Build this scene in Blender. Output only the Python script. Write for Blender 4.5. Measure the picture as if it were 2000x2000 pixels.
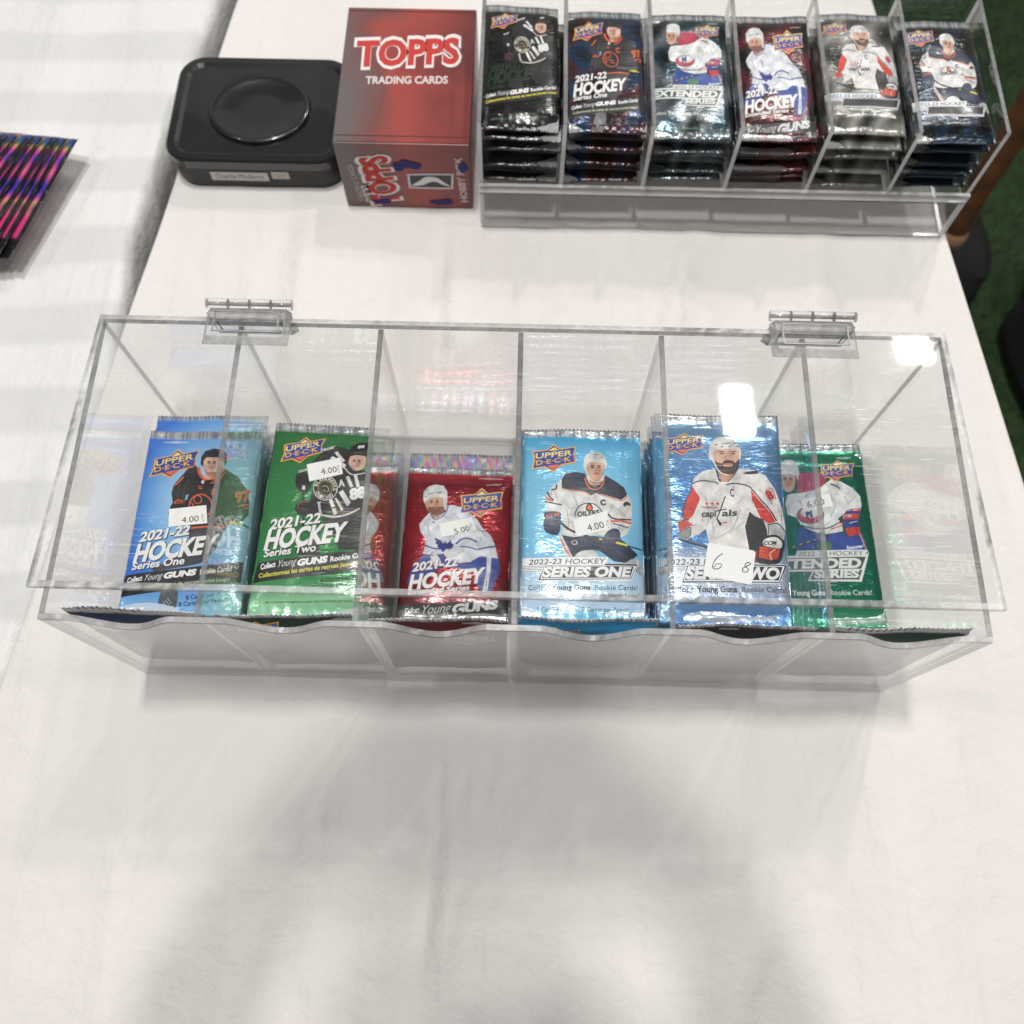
import bpy, bmesh, math, random
from mathutils import Vector, Matrix
from mathutils.geometry import tessellate_polygon
random.seed(7)
for o in list(bpy.data.objects): bpy.data.objects.remove(o)
scene = bpy.context.scene
COL = scene.collection

# ------------------------------------------------------------------ camera
cam = bpy.data.cameras.new('camera'); camo = bpy.data.objects.new('camera', cam); COL.objects.link(camo)
cx_, cu_, ca_ = Vector((.99969, .02467, .0020)), Vector((-.02369, .93037, .36586)), Vector((-.00717, .36579, -.93067))
camo.matrix_world = Matrix(((cx_.x, cu_.x, -ca_.x, .0008), (cx_.y, cu_.y, -ca_.y, -.105), (cx_.z, cu_.z, -ca_.z, .6016), (0, 0, 0, 1)))
cam.sensor_width = 36; cam.lens = 1792 / 2000 * 36; cam.shift_y = -.0165
cam.clip_start = .02; cam.clip_end = 50
cam.dof.use_dof = True; cam.dof.focus_distance = .515; cam.dof.aperture_fstop = 8.0
scene.camera = camo
# ------------------------------------------------------------------ light: an exhibition hall with high lamps
world = bpy.data.worlds.new('World'); scene.world = world; world.use_nodes = True
bg = world.node_tree.nodes['Background']; bg.inputs[0].default_value = (.98, .98, 1.0, 1); bg.inputs[1].default_value = .12
def hall_lamp(loc, sx, sy, power):
    l = bpy.data.lights.new('hall_lamp', 'AREA'); l.shape = 'RECTANGLE'; l.size = sx; l.size_y = sy; l.energy = power
    l.color = (1, .975, .94); l.spread = math.radians(170)
    o = bpy.data.objects.new('hall_lamp', l); COL.objects.link(o); o.location = loc
for loc, sx, sy, pw in (((1.39, 3.36, 4.5), .17, .36, 50), ((2.63, 3.95, 4.5), .21, .30, 46), ((-.25, .60, 4.5), .2, .36, 68),
                        ((.10, -.52, 4.5), .2, .36, 54), ((-2.7, .3, 4.5), .2, .36, 24), ((2.7, .2, 4.5), .2, .36, 24)):
    hall_lamp(loc, sx, sy, pw)
vs = scene.view_settings; vs.view_transform = 'Standard'; vs.look = 'None'; vs.exposure = .03; vs.gamma = 1
scene.render.engine = 'CYCLES'
cy = scene.cycles; cy.max_bounces = 8; cy.transparent_max_bounces = 40; cy.transmission_bounces = 6; cy.glossy_bounces = 4; cy.diffuse_bounces = 2

# ------------------------------------------------------------------ helpers
def srgb(h):
    r = [int(h[i:i + 2], 16) / 255 for i in (1, 3, 5)]
    return tuple(c / 12.92 if c <= .04045 else ((c + .055) / 1.055) ** 2.4 for c in r) + (1,)
class NT:
    def __init__(s, name):
        s.m = bpy.data.materials.new(name); s.m.use_nodes = True; s.t = s.m.node_tree; s.t.nodes.clear()
        s.out = s.n('ShaderNodeOutputMaterial')
    def n(s, typ, **kw):
        n = s.t.nodes.new(typ)
        for k, v in kw.items(): setattr(n, k, v)
        return n
    def l(s, a, b): s.t.links.new(a, b)
    def math(s, op, a, b=None, clamp=False):
        n = s.n('ShaderNodeMath', operation=op); n.use_clamp = clamp
        for i, v in enumerate((a, b)):
            if v is None: continue
            if isinstance(v, (int, float)): n.inputs[i].default_value = v
            else: s.l(v, n.inputs[i])
        return n.outputs[0]
    def noise(s, scale, detail=3, vec=None, rough=.5):
        n = s.n('ShaderNodeTexNoise'); n.inputs['Scale'].default_value = scale; n.inputs['Detail'].default_value = detail; n.inputs['Roughness'].default_value = rough
        if vec is not None: s.l(vec, n.inputs['Vector'])
        return n
    def ramp(s, fac, stops):
        r = s.n('ShaderNodeValToRGB'); e = r.color_ramp.elements
        while len(e) < len(stops): e.new(.5)
        for i, (p, c) in enumerate(stops): e[i].position = p; e[i].color = c if len(c) == 4 else tuple(c) + (1,)
        s.l(fac, r.inputs[0]); return r.outputs[0]
    def coords(s, scale=(1, 1, 1), rot=(0, 0, 0)):
        tc = s.n('ShaderNodeTexCoord'); mp = s.n('ShaderNodeMapping'); mp.inputs['Scale'].default_value = scale; mp.inputs['Rotation'].default_value = rot
        s.l(tc.outputs['Object'], mp.inputs[0]); return mp.outputs[0]
    def bump(s, h, strength, dist=.001, normal=None):
        b = s.n('ShaderNodeBump'); b.inputs['Strength'].default_value = strength; b.inputs['Distance'].default_value = dist; s.l(h, b.inputs['Height'])
        if normal is not None: s.l(normal, b.inputs['Normal'])
        return b.outputs[0]
    def pbsdf(s, color=None, rough=.5, metal=0, **kw):
        p = s.n('ShaderNodeBsdfPrincipled')
        for k, v in (('Base Color', color), ('Roughness', rough), ('Metallic', metal)):
            if v is None: continue
            if hasattr(v, 'is_linked'): s.l(v, p.inputs[k])
            else: p.inputs[k].default_value = v
        for k, v in kw.items(): p.inputs[k].default_value = v
        s.l(p.outputs[0], s.out.inputs[0]); return p

def plain(name, col, rough=.5, metal=0, noise_scale=60, var=.12, bump=.1, **kw):
    t = NT(name); nz = t.noise(noise_scale, 4, t.coords())
    c = srgb(col); a = tuple(x * (1 - var) for x in c[:3]); b = tuple(min(1, x * (1 + var)) for x in c[:3])
    p = t.pbsdf(t.ramp(nz.outputs[0], [(.3, a), (.7, b)]), rough, metal, **kw)
    t.l(t.bump(nz.outputs[0], bump, .0005), p.inputs['Normal']); return t.m

def acrylic(name, scratch=0):
    """clear sheet: light goes straight through, faces reflect more at grazing angles; a used lid carries fine scratches"""
    t = NT(name)
    lw = t.n('ShaderNodeLayerWeight'); lw.inputs[0].default_value = .5
    F = t.math('ADD', t.math('MULTIPLY', t.math('POWER', lw.outputs['Facing'], 4.5), .94), .040)
    tr = t.n('ShaderNodeBsdfTransparent'); tr.inputs[0].default_value = (.988, .991, .99, 1)
    gl = t.n('ShaderNodeBsdfGlossy'); gl.inputs['Roughness'].default_value = .024; gl.inputs['Color'].default_value = (1, 1, 1, 1)
    mx = t.n('ShaderNodeMixShader'); t.l(F, mx.inputs[0]); t.l(tr.outputs[0], mx.inputs[1]); t.l(gl.outputs[0], mx.inputs[2])
    last = mx.outputs[0]
    if scratch:
        parts = None
        for rz, sc, th in ((.2, (34, 1500, 300), .735), (.95, (40, 1700, 300), .735), (-.6, (34, 1500, 300), .735)):
            r = t.math('GREATER_THAN', t.noise(1.0, 1, t.coords(sc, (0, 0, rz))).outputs[0], th)
            parts = r if parts is None else t.math('MAXIMUM', parts, r)
        pm = t.math('GREATER_THAN', t.noise(13, 2, t.coords()).outputs[0], .54)
        fac = t.math('MULTIPLY', t.math('MULTIPLY', parts, pm), scratch)
        g2 = t.n('ShaderNodeBsdfGlossy'); g2.inputs['Roughness'].default_value = .5; g2.inputs['Color'].default_value = (.95, .95, .95, 1)
        m2 = t.n('ShaderNodeMixShader'); t.l(fac, m2.inputs[0]); t.l(last, m2.inputs[1]); t.l(g2.outputs[0], m2.inputs[2]); last = m2.outputs[0]
    t.l(last, t.out.inputs[0]); return t.m

def glued_joint(name):
    """glued or polished narrow face: mostly white, for the light carried inside the sheet"""
    t = NT(name); tr = t.n('ShaderNodeBsdfTransparent'); tr.inputs[0].default_value = (.97, .97, .97, 1)
    tl = t.n('ShaderNodeBsdfTranslucent'); tl.inputs[0].default_value = (1, 1, 1, 1)
    p = t.n('ShaderNodeBsdfPrincipled'); p.inputs['Base Color'].default_value = (.95, .95, .95, 1); p.inputs['Roughness'].default_value = .12  # white base colour paints in the glow of light piped through the sheet
    m1 = t.n('ShaderNodeMixShader'); m1.inputs[0].default_value = .55; t.l(tl.outputs[0], m1.inputs[1]); t.l(p.outputs[0], m1.inputs[2])
    mx = t.n('ShaderNodeMixShader'); mx.inputs[0].default_value = .9; t.l(tr.outputs[0], mx.inputs[1]); t.l(m1.outputs[0], mx.inputs[2])
    t.l(mx.outputs[0], t.out.inputs[0]); return t.m

def acrylic_edge(name, lo, hi, stripe):
    """sawn edge of the sheet: grey, unevenly streaked, half see-through"""
    t = NT(name)
    fine = t.noise(1.0, 3, t.coords((260, 260, 260)))
    slow = t.noise(24, 2, t.coords())
    w2 = t.n('ShaderNodeTexWave', wave_type='BANDS'); w2.inputs['Scale'].default_value = 30; w2.inputs['Distortion'].default_value = 7; w2.inputs['Detail'].default_value = 2; w2.inputs['Detail Scale'].default_value = 3
    t.l(t.coords((1, 1, 1), (0, 0, .6)), w2.inputs['Vector'])
    patch = t.ramp(t.noise(15, 1, t.coords()).outputs[0], [(.52, (0, 0, 0)), (.62, (1, 1, 1))])
    st = t.math('MULTIPLY', t.math('MULTIPLY', w2.outputs['Fac'], patch), stripe)
    v = t.math('SUBTRACT', t.math('ADD', t.math('MULTIPLY', fine.outputs[0], .45), t.math('MULTIPLY', slow.outputs[0], .55)), st)
    c = t.ramp(v, [(.0, (lo * .6,) * 3), (.4, (lo,) * 3), (.65, (hi,) * 3)])
    tr = t.n('ShaderNodeBsdfTransparent'); t.l(c, tr.inputs[0])
    p = t.n('ShaderNodeBsdfPrincipled'); t.l(c, p.inputs['Base Color']); p.inputs['Roughness'].default_value = .22; p.inputs['IOR'].default_value = 1.49
    t.l(t.bump(fine.outputs[0], .3, .0004), p.inputs['Normal'])
    mx = t.n('ShaderNodeMixShader'); mx.inputs[0].default_value = .45; t.l(tr.outputs[0], mx.inputs[1]); t.l(p.outputs[0], mx.inputs[2])
    t.l(mx.outputs[0], t.out.inputs[0]); return t.m

def glass(name):
    t = NT(name); p = t.pbsdf((.97, .975, .975, 1), .02, 0); p.inputs['IOR'].default_value = 1.45; p.inputs['Transmission Weight'].default_value = 1
    nz = t.noise(300, 2, t.coords()); t.l(t.bump(nz.outputs[0], .05, .0003), p.inputs['Normal']); return t.m

def printed(name, rough=.32, coat=.4, bump=.25, metal_attr=True, photo=False):
    """ink and foil: colour and metal amount come from the printed pattern stored on the wrapper"""
    t = NT(name)
    a = t.n('ShaderNodeAttribute'); a.attribute_name = 'ink'
    nz = t.noise(170, 3, t.coords((1, 2.2, 1))); n2 = t.noise(34, 3, t.coords((1.3, .8, 1)))
    h = t.math('ADD', t.math('MULTIPLY', nz.outputs[0], .35), n2.outputs[0])
    colour = a.outputs['Color']
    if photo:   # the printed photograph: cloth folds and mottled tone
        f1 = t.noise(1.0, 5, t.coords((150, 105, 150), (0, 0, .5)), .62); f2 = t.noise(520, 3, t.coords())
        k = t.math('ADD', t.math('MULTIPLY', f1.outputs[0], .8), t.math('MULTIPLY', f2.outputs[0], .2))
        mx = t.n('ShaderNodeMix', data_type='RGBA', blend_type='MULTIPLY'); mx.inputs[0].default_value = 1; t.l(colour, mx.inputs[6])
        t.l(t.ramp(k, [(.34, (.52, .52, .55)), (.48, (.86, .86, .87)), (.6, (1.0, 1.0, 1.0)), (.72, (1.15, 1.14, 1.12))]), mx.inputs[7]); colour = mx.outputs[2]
    p = t.pbsdf(colour, rough, 0); p.inputs['Coat Weight'].default_value = coat; p.inputs['Coat Roughness'].default_value = .12
    if metal_attr:
        m = t.n('ShaderNodeAttribute'); m.attribute_name = 'foil'; t.l(m.outputs['Fac'], p.inputs['Metallic'])
    nrm = t.bump(h, bump, .0012); t.l(nrm, p.inputs['Normal']); t.l(nrm, p.inputs['Coat Normal']); return t.m

MAT = {}
MAT['clear'] = acrylic('clear_acrylic'); MAT['clear_lid'] = acrylic('scratched_acrylic', .3)
MAT['joint'] = glued_joint('glued_acrylic_joint'); MAT['edge_light'] = acrylic_edge('polished_acrylic_edge', .66, .95, .42); MAT['edge_plain'] = acrylic_edge('moulded_bevel', .5, .8, 0)
MAT['edge'] = acrylic_edge('sawn_acrylic_edge', .38, .58, .16); MAT['glass'] = glass('moulded_clear_plastic')
MAT['foil'] = printed('foil_wrapper', .22, .5, .75); MAT['foil_matt'] = printed('matt_foil_wrapper', .65, 0, .3, False); MAT['ink'] = printed('printed_ink', .34, .35, .3); MAT['photo'] = printed('printed_photograph', .34, .35, .3, True, True); MAT['paper'] = printed('label_paper', .75, 0, .08)

def empty(name, loc=(0, 0, 0), rot=(0, 0, 0)):
    o = bpy.data.objects.new(name, None); COL.objects.link(o); o.location = loc; o.rotation_euler = rot; o.empty_display_size = .02; return o
def tag(o, label, cat, group=None, kind=None):
    if label: o['label'] = label
    if cat: o['category'] = cat
    if group: o['group'] = group
    if kind: o['kind'] = kind
    return o
def obj(name, me, parent=None, mats=()):
    for m in mats: me.materials.append(m)
    o = bpy.data.objects.new(name, me); COL.objects.link(o); o.parent = parent; return o
def bm_obj(name, bm, parent=None, mats=(), smooth=False):
    me = bpy.data.meshes.new(name); bm.to_mesh(me); bm.free()
    if smooth:
        for p in me.polygons: p.use_smooth = True
    return obj(name, me, parent, mats)
def add_box(bm, x0, x1, y0, y1, z0, z1, bevel=0, mi=0, seg=1):
    r = bmesh.ops.create_cube(bm, size=1)
    for v in r['verts']:
        v.co = Vector((x0 + (v.co.x + .5) * (x1 - x0), y0 + (v.co.y + .5) * (y1 - y0), z0 + (v.co.z + .5) * (z1 - z0)))
    fs = list({f for v in r['verts'] for f in v.link_faces})
    if bevel:
        es = list({e for f in fs for e in f.edges})
        b = bmesh.ops.bevel(bm, geom=es, offset=bevel, segments=seg, profile=.5, affect='EDGES')
        fs = [f for f in bm.faces if f in set(b['faces'])] + [f for f in fs if f.is_valid]
    for f in fs: f.material_index = mi
    return fs
def sheet(name, x0, x1, y0, y1, z0, z1, parent, clear=None, edge='edge', around=False):
    """one acrylic plate; its narrow faces get the sawn-edge material"""
    bm = bmesh.new(); add_box(bm, x0, x1, y0, y1, z0, z1, .00025)
    d = [x1 - x0, y1 - y0, z1 - z0]; k = d.index(min(d))
    bm.faces.ensure_lookup_table(); bm.normal_update()
    for f in bm.faces: f.material_index = 0 if abs(f.normal[k]) > .95 else (1 if around or f.normal.z > .3 else 2)
    return bm_obj(name, bm, parent, (clear or MAT['clear'], MAT[edge], MAT['joint']))

# ------------------------------------------------------------------ pack artwork
ART = {4:[["logo",2,"#f0b429","p",[17.4,7.5,21.0,11.0,29.8,9.2,28.7,14.7,29.5,20.1,21.4,22.1,17.2,26.5,12.0,23.3,5.0,24.5,6.2,18.8,5.3,12.7,13.6,11.7]],
["logo",3,"#e8703a","p",[5.9,23.8,6.9,19.2,29.1,15.3,29.1,19.6,21.4,21.5,17.2,25.7,12.2,22.7]],
["logo",4,"#24459c","p",[17.4,8.6,20.8,11.7,29.0,10.0,28.1,14.7,28.7,19.3,21.2,21.2,17.2,25.2,12.4,22.4,6.0,23.6,7.0,18.8,6.2,13.3,13.7,12.3]],
["logo",5,"#f7d873","p",[17.4,9.9,20.2,11.9,14.4,12.6]],
["logo",5,"#e8703a","p",[13.7,22.4,20.4,21.5,17.2,24.5]],
["logo",5,"#f7d873","t","UPPER",[7.3,17.7,27.6,15.2],3.22,0.2,0.018],
["logo",5,"#f0b429","t","D·E·C·K",[7.6,21.9,27.0,19.0],2.83,0.15,0.018],
["player",1,"#1c2740","p",[21.8,65.9,28.2,66.9,38.5,65.9,45.5,66.5,53.2,66.8,62.6,76.7,60.0,79.2,56.1,81.7,49.8,81.2,42.2,74.9,38.4,74.3,32.0,75.1,28.8,78.8,26.3,78.8,20.5,68.8]],
["player",2,"#eae9e6","p",[20.5,64.4,22.1,66.2,27.6,78.9,24.4,79.0,20.7,69.5]],
["player",3,"#e8703a","l",0.84,[21.3,68.1,23.7,73.8,26.6,78.8]],
["player",1,"#dcdcd8","s",[32.0,75.5,38.4,74.6,41.6,78.5,42.8,79.9,28.5,79.8]],
["player",1,"#c9cbcc","s",[56.1,81.7,61.6,78.9,64.6,83.8,64.2,88.8,59.8,85.3]],
["player",2,"#eae9e6","p",[34.6,28.3,28.3,26.1,23.1,27.4,20.4,32.4,16.5,35.5,13.0,41.6,12.5,46.1,13.7,49.1,13.4,52.8,21.1,53.4,21.5,51.2,22.6,57.1,22.5,60.7,20.9,65.2,28.2,66.9,37.2,65.7,45.6,65.4,50.1,62.4,53.9,66.4,57.1,64.5,59.5,58.6,60.0,52.0,59.8,43.8,57.6,39.7,52.5,34.9,46.1,28.1,40.1,32.0]],
["player",3,"#1c2740","p",[34.6,26.8,29.0,26.0,23.7,27.4,21.7,30.8,21.8,36.3,25.7,37.2,33.5,38.2,36.8,40.0,37.7,40.9,40.7,39.2,47.2,41.0,54.3,43.4,57.6,40.0,56.1,35.5,50.6,31.1,45.7,28.0,44.0,32.0,40.1,35.8,36.8,33.6]],
["player",4,"#e8703a","l",0.64,[21.9,36.5,27.0,37.7,34.2,38.6,36.8,40.4]],
["player",4,"#e8703a","l",0.64,[41.0,39.7,47.2,41.6,54.3,43.9,57.3,40.8]],
["player",4,"#cfa088","p",[36.2,26.8,36.8,33.6,40.1,35.8,43.5,32.7,44.4,27.4]],
["player",5,"#e8703a","l",0.77,[34.4,29.8,36.3,35.3,39.9,37.2,43.7,35.0,45.2,30.1]],
["player",5,"#d8ab91","s",[35.3,19.1,35.4,25.2,36.9,28.9,39.5,31.7,42.0,31.7,44.4,28.1,45.6,22.7,45.4,18.9]],
["player",6,"#dfe0de","p",[33.6,23.0,34.0,17.5,35.3,14.4,39.6,12.8,43.6,13.5,45.9,16.2,46.7,21.2,46.0,24.7,45.2,20.3,40.2,19.1,36.4,19.8,35.4,22.9,35.4,26.0,34.3,24.9]],
["player",7,"#8d9092","l",0.45,[39.0,14.6,42.3,14.5]],
["player",7,"#555a60","l",0.58,[37.0,16.7,37.6,16.7]],
["player",7,"#555a60","l",0.58,[43.6,16.4,44.2,16.6]],
["player",6,"#eeeeee","l",0.45,[35.4,25.2,36.9,29.8,39.8,32.2,42.7,31.6,44.9,28.1]],
["player",6,"#b98670","s",[42.1,22.8,43.4,22.3,43.4,25.3,41.9,27.8,41.4,27.4]],
["player",7,"#9c6f5c","s",[39.7,22.2,37.9,22.1,37.8,23.4,39.4,23.6]],
["player",8,"#4a3228","l",0.53,[39.7,22.0,38.7,21.6,37.8,22.0]],
["player",8,"#1f1c20","l",0.6,[39.3,22.9,38.3,22.9]],
["player",7,"#9c6f5c","s",[41.4,22.2,43.2,22.0,43.2,23.3,41.7,23.5]],
["player",8,"#4a3228","l",0.53,[41.4,21.9,42.4,21.6,43.3,21.9]],
["player",8,"#1f1c20","l",0.6,[41.8,22.9,42.8,22.8]],
["player",8,"#8f5f4c","l",0.42,[41.0,22.8,41.2,24.9,40.5,25.3,39.9,25.0]],
["player",8,"#8e3f3a","l",0.6,[39.3,26.8,40.5,26.6,41.6,26.7]],
["player",7,"#a87360","l",0.35,[39.8,27.8,41.2,27.8]],
["player",3,"#c9c9c8","l",0.77,[28.3,41.3,30.9,50.2,28.2,60.6]],
["player",3,"#c9c9c8","l",0.77,[49.1,45.5,47.0,52.9,41.1,60.4]],
["player",3,"#c9c9c8","l",0.77,[17.8,38.5,19.8,44.5]],
["player",3,"#c9c9c8","l",0.77,[54.2,46.9,51.5,52.8]],
["player",3,"#b5b7ba","l",0.64,[24.4,50.4,25.7,57.7,24.4,62.9]],
["player",3,"#b5b7ba","l",0.64,[52.1,60.2,54.6,62.4]],
["player",4,"#1c2740","l",0.58,[29.2,54.3,29.1,53.2,29.2,52.1,29.5,51.0,29.9,50.0,30.4,49.0,31.1,48.1,31.9,47.3,32.8,46.7,33.8,46.2,34.9,45.9,36.0,45.7,37.0,45.7,38.1,45.9,39.2,46.2,40.1,46.7,41.0,47.3,41.8,48.0,42.4,48.9,43.0,49.9,43.3,50.9,43.5,52.0,43.6,53.1,43.5,54.2]],
["player",4,"#1c2740","s",[36.7,45.3,34.8,48.7,35.7,50.8,37.7,50.7,38.8,48.6]],
["player",5,"#e8703a","s",[36.7,46.6,35.5,48.8,36.0,50.0,37.5,50.0,38.1,48.8]],
["player",5,"#1c2740","t","OILERS",[30.2,54.3,42.4,52.7],2.83,0.1,0.04],
["player",5,"#1a1a22","t","C",[42.8,46.8,45.8,46.7],3.22,0,0.06],
["player",5,"#2a2018","t","9",[55.3,50.4,59.5,50.3],5.41,0,0.07],
["player",4,"#1c2740","l",0.84,[13.9,38.9,15.3,42.3,17.3,43.9]],
["player",4,"#e8703a","l",1.03,[13.0,42.0,14.9,44.0,17.3,44.8]],
["player",4,"#1c2740","l",0.71,[12.5,45.2,16.6,46.0,21.8,47.1]],
["player",4,"#1c2740","l",0.9,[16.0,37.6,18.5,37.0,19.0,34.3]],
["player",4,"#1c2740","l",0.9,[47.0,52.2,50.2,55.1,59.6,55.5]],
["player",4,"#e8703a","l",1.29,[48.3,56.6,54.1,56.5,59.5,57.7]],
["player",4,"#1c2740","l",0.64,[49.5,58.0,57.8,60.5]],
["player",4,"#1d3358","s",[12.7,51.7,20.5,51.6,21.5,55.6,21.2,60.8,19.9,65.2,16.7,65.7,12.8,63.1,11.8,59.5,12.4,55.8]],
["player",5,"#e8703a","t","CCM",[13.3,55.2,20.5,53.6],1.67,0.2,0.03],
["player",5,"#122444","l",0.32,[14.7,57.2,14.1,64.2]],
["player",5,"#122444","l",0.32,[17.0,57.2,16.4,64.2]],
["player",5,"#122444","l",0.32,[19.2,57.1,18.6,64.1]],
["player",5,"#20242c","l",1.29,[20.8,57.1,24.4,61.1,29.2,63.9,37.2,66.7]],
["player",5,"#2b3038","l",0.77,[37.2,66.7,50.0,69.7,64.9,73.6]],
["player",6,"#d8d050","l",0.84,[41.7,67.5,43.6,68.0]],
["player",6,"#d8d050","l",1.29,[50.9,69.7,57.0,71.4]],
["player",6,"#182a4c","s",[44.9,65.1,48.8,61.4,52.7,62.0,53.1,66.8,48.7,68.4,45.8,67.3]],
["player",2,"#33486e","l",0.52,[28.2,68.7,37.2,72.1]],
["player",2,"#33486e","l",0.52,[43.6,70.6,53.7,76.1]],
["player",2,"#33486e","l",0.52,[34.0,69.3,49.9,74.1]],
["player",2,"#d8dadc","p",[30.3,70.1,30.3,70.6,30.0,71.0,29.6,71.4,29.2,71.6,28.7,71.7,28.2,71.6,27.7,71.4,27.3,71.1,27.1,70.6,27.0,70.1,27.1,69.6,27.3,69.2,27.7,68.8,28.2,68.6,28.7,68.5,29.2,68.6,29.7,68.8,30.0,69.1,30.3,69.6]],
["player",3,"#1c2740","p",[29.8,70.1,29.8,70.4,29.6,70.7,29.3,70.9,29.0,71.1,28.7,71.1,28.3,71.1,28.0,70.9,27.7,70.7,27.6,70.4,27.5,70.1,27.6,69.8,27.7,69.5,28.0,69.3,28.3,69.2,28.7,69.1,29.0,69.1,29.4,69.3,29.6,69.5,29.8,69.8]],
["lettering",2,"#eef1f4","p",[0.8,79.8,46.8,78.6,45.4,82.6,62.9,82.0,58.4,92.5,8.8,93.5,11.1,88.1,0.8,88.3]],
["lettering",3,"#1d1d1f","l",0.26,[0.9,84.8,12.7,84.5]],
["lettering",3,"#1d1d1f","l",0.26,[0.9,85.8,12.2,85.5]],
["lettering",3,"#1d1d1f","l",0.26,[1.0,86.8,11.7,86.5]],
["lettering",3,"#1d1d1f","l",0.26,[1.0,87.8,11.2,87.5]],
["lettering",3,"#1d1d1f","p",[44.6,82.7,62.3,82.3,58.3,91.5,9.4,92.9,12.8,84.2,45.1,83.4]],
["lettering",4,"#eef1f4","p",[12.8,84.5,61.5,83.3,58.1,91.1,10.5,92.3]],
["lettering",5,"#262626","p",[13.2,84.9,60.2,83.7,57.9,90.6,11.3,91.7]],
["lettering",5,"#1d1d1f","t","2022-23 HOCKEY",[4.4,83.7,45.0,82.5],2.96,0.25,0.008],
["lettering",6,"#e9ebec","t","SERIES ONE",[11.9,90.9,58.2,89.9],5.41,0.25,0.05],
["lettering",3,"#1d1d1f","t","Collect",[4.3,98.7,15.3,98.5],2.83,0.0,0.0],
["lettering",3,"#1d1d1f","t","Young Guns",[16.4,98.5,37.0,98.1],2.83,0,0.03],
["lettering",3,"#1d1d1f","t","Rookie Cards!",[39.3,98.1,61.9,97.7],2.83,0.0,0.0],
["lettering",3,"#2a2c30","t","Collectionnez les cartes de recrues",[3.4,102.7,45.2,101.9],2.06,0.0,0.0],
["lettering",3,"#1d1d1f","t","Jeunes Loups!",[46.3,102.0,62.9,101.8],2.06,0,0.03],
["lettering",3,"#4a5668","t","8 Cards per Pack / 8 Cartes par Paquet",[8.9,110.5,57.3,109.8],2.45,0.0,0.0],
["lettering",3,"#2c5a80","t","MAY CONTAIN REDEMPTION CARDS / PEUT CONTENIR DES CARTES",[8.6,115.9,57.6,115.1],0.97,0,0.01],
["sticker",9,"#f6f5f2","p",[27.8,56.2,46.1,50.7,48.5,61.7,29.7,66.8]],
["sticker_text",10,"#333333","t","4.00",[36.1,63.3,45.0,60.8],3.99,0,0],
["sticker_text",10,"#666666","t","+TX",[48.1,61.2,47.0,55.9],1.55,0.0,0.0]],5:[["logo",2,"#f0b429","p",[15.6,9.3,18.3,11.8,25.7,10.6,24.4,14.5,24.6,18.4,17.7,19.9,13.9,23.0,9.8,20.8,3.9,21.6,5.4,17.5,5.2,13.1,12.1,12.3]],
["logo",3,"#e8703a","p",[4.7,21.1,6.0,17.7,24.7,15.0,24.3,18.1,17.8,19.4,13.9,22.5,10.1,20.3]],
["logo",4,"#24459c","p",[15.5,10.1,18.1,12.4,25.0,11.1,23.8,14.5,24.0,17.9,17.6,19.2,14.0,22.2,10.2,20.1,4.9,20.9,6.1,17.5,5.8,13.5,12.2,12.8]],
["logo",5,"#f7d873","p",[15.4,11.0,17.6,12.5,12.7,13.0]],
["logo",5,"#e8703a","p",[11.3,20.1,16.9,19.4,14.0,21.6]],
["logo",5,"#f7d873","t","UPPER",[6.4,16.7,23.4,14.9],2.42,0.2,0.018],
["logo",5,"#f0b429","t","D·E·C·K",[6.3,19.7,22.6,17.6],2.13,0.15,0.018],
["player",1,"#e9e7e4","p",[30.5,30.4,23.2,32.4,19.2,36.8,18.0,42.5,14.8,51.0,12.7,58.8,10.0,60.9,10.5,66.4,13.5,71.1,21.2,67.5,24.5,64.7,26.0,74.2,46.0,75.8,44.5,62.8,47.2,55.2,49.6,57.2,54.0,58.5,55.5,64.0,55.9,67.4,64.8,67.2,65.6,63.7,64.8,52.7,61.4,41.5,56.8,33.8,51.2,31.0,43.4,30.1,36.6,37.8,32.7,37.9]],
["player",2,"#c4c3c2","l",0.89,[24.6,46.6,26.7,57.7,24.6,63.3]],
["player",2,"#c4c3c2","l",0.89,[42.8,53.2,37.8,64.4,28.7,70.1]],
["player",2,"#c4c3c2","l",0.89,[45.1,46.1,41.1,50.4]],
["player",2,"#c4c3c2","l",0.89,[53.1,41.7,59.6,50.0]],
["player",2,"#c4c3c2","l",0.89,[20.2,62.1,16.3,64.9]],
["player",2,"#d3d2d0","l",1.02,[33.8,42.1,29.8,45.1]],
["player",2,"#d3d2d0","l",1.02,[44.4,60.1,36.4,67.2]],
["player",2,"#d3d2d0","l",1.02,[27.9,60.5,28.8,67.3]],
["player",2,"#1c2740","l",0.64,[18.4,39.4,23.0,37.7,30.1,38.2,31.9,39.5]],
["player",2,"#1c2740","l",0.7,[36.2,39.7,40.4,38.6,46.8,39.8,49.2,41.8,53.4,47.7,58.1,53.5,61.0,59.3]],
["player",2,"#dc3d2c","p",[18.4,40.7,22.3,47.7,18.4,57.2,15.8,60.1,12.7,58.1,15.6,48.2]],
["player",3,"#1c2740","l",0.51,[18.2,41.2,16.7,46.2,15.2,48.2,12.9,57.7,15.8,60.1]],
["player",2,"#dc3d2c","p",[48.6,42.1,53.3,49.1,58.3,54.9,60.4,59.6,56.4,60.8,52.7,57.8,48.9,48.1]],
["player",2,"#dc4434","p",[10.4,61.3,13.9,59.4,18.4,62.8,15.0,63.9,11.0,66.8]],
["player",2,"#8d9092","s",[11.0,67.1,16.3,63.9,16.6,68.3,13.5,70.6,10.4,69.3]],
["player",3,"#1d1d1f","l",0.38,[11.0,67.1,16.3,63.9,16.6,68.3,13.5,70.6]],
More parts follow.
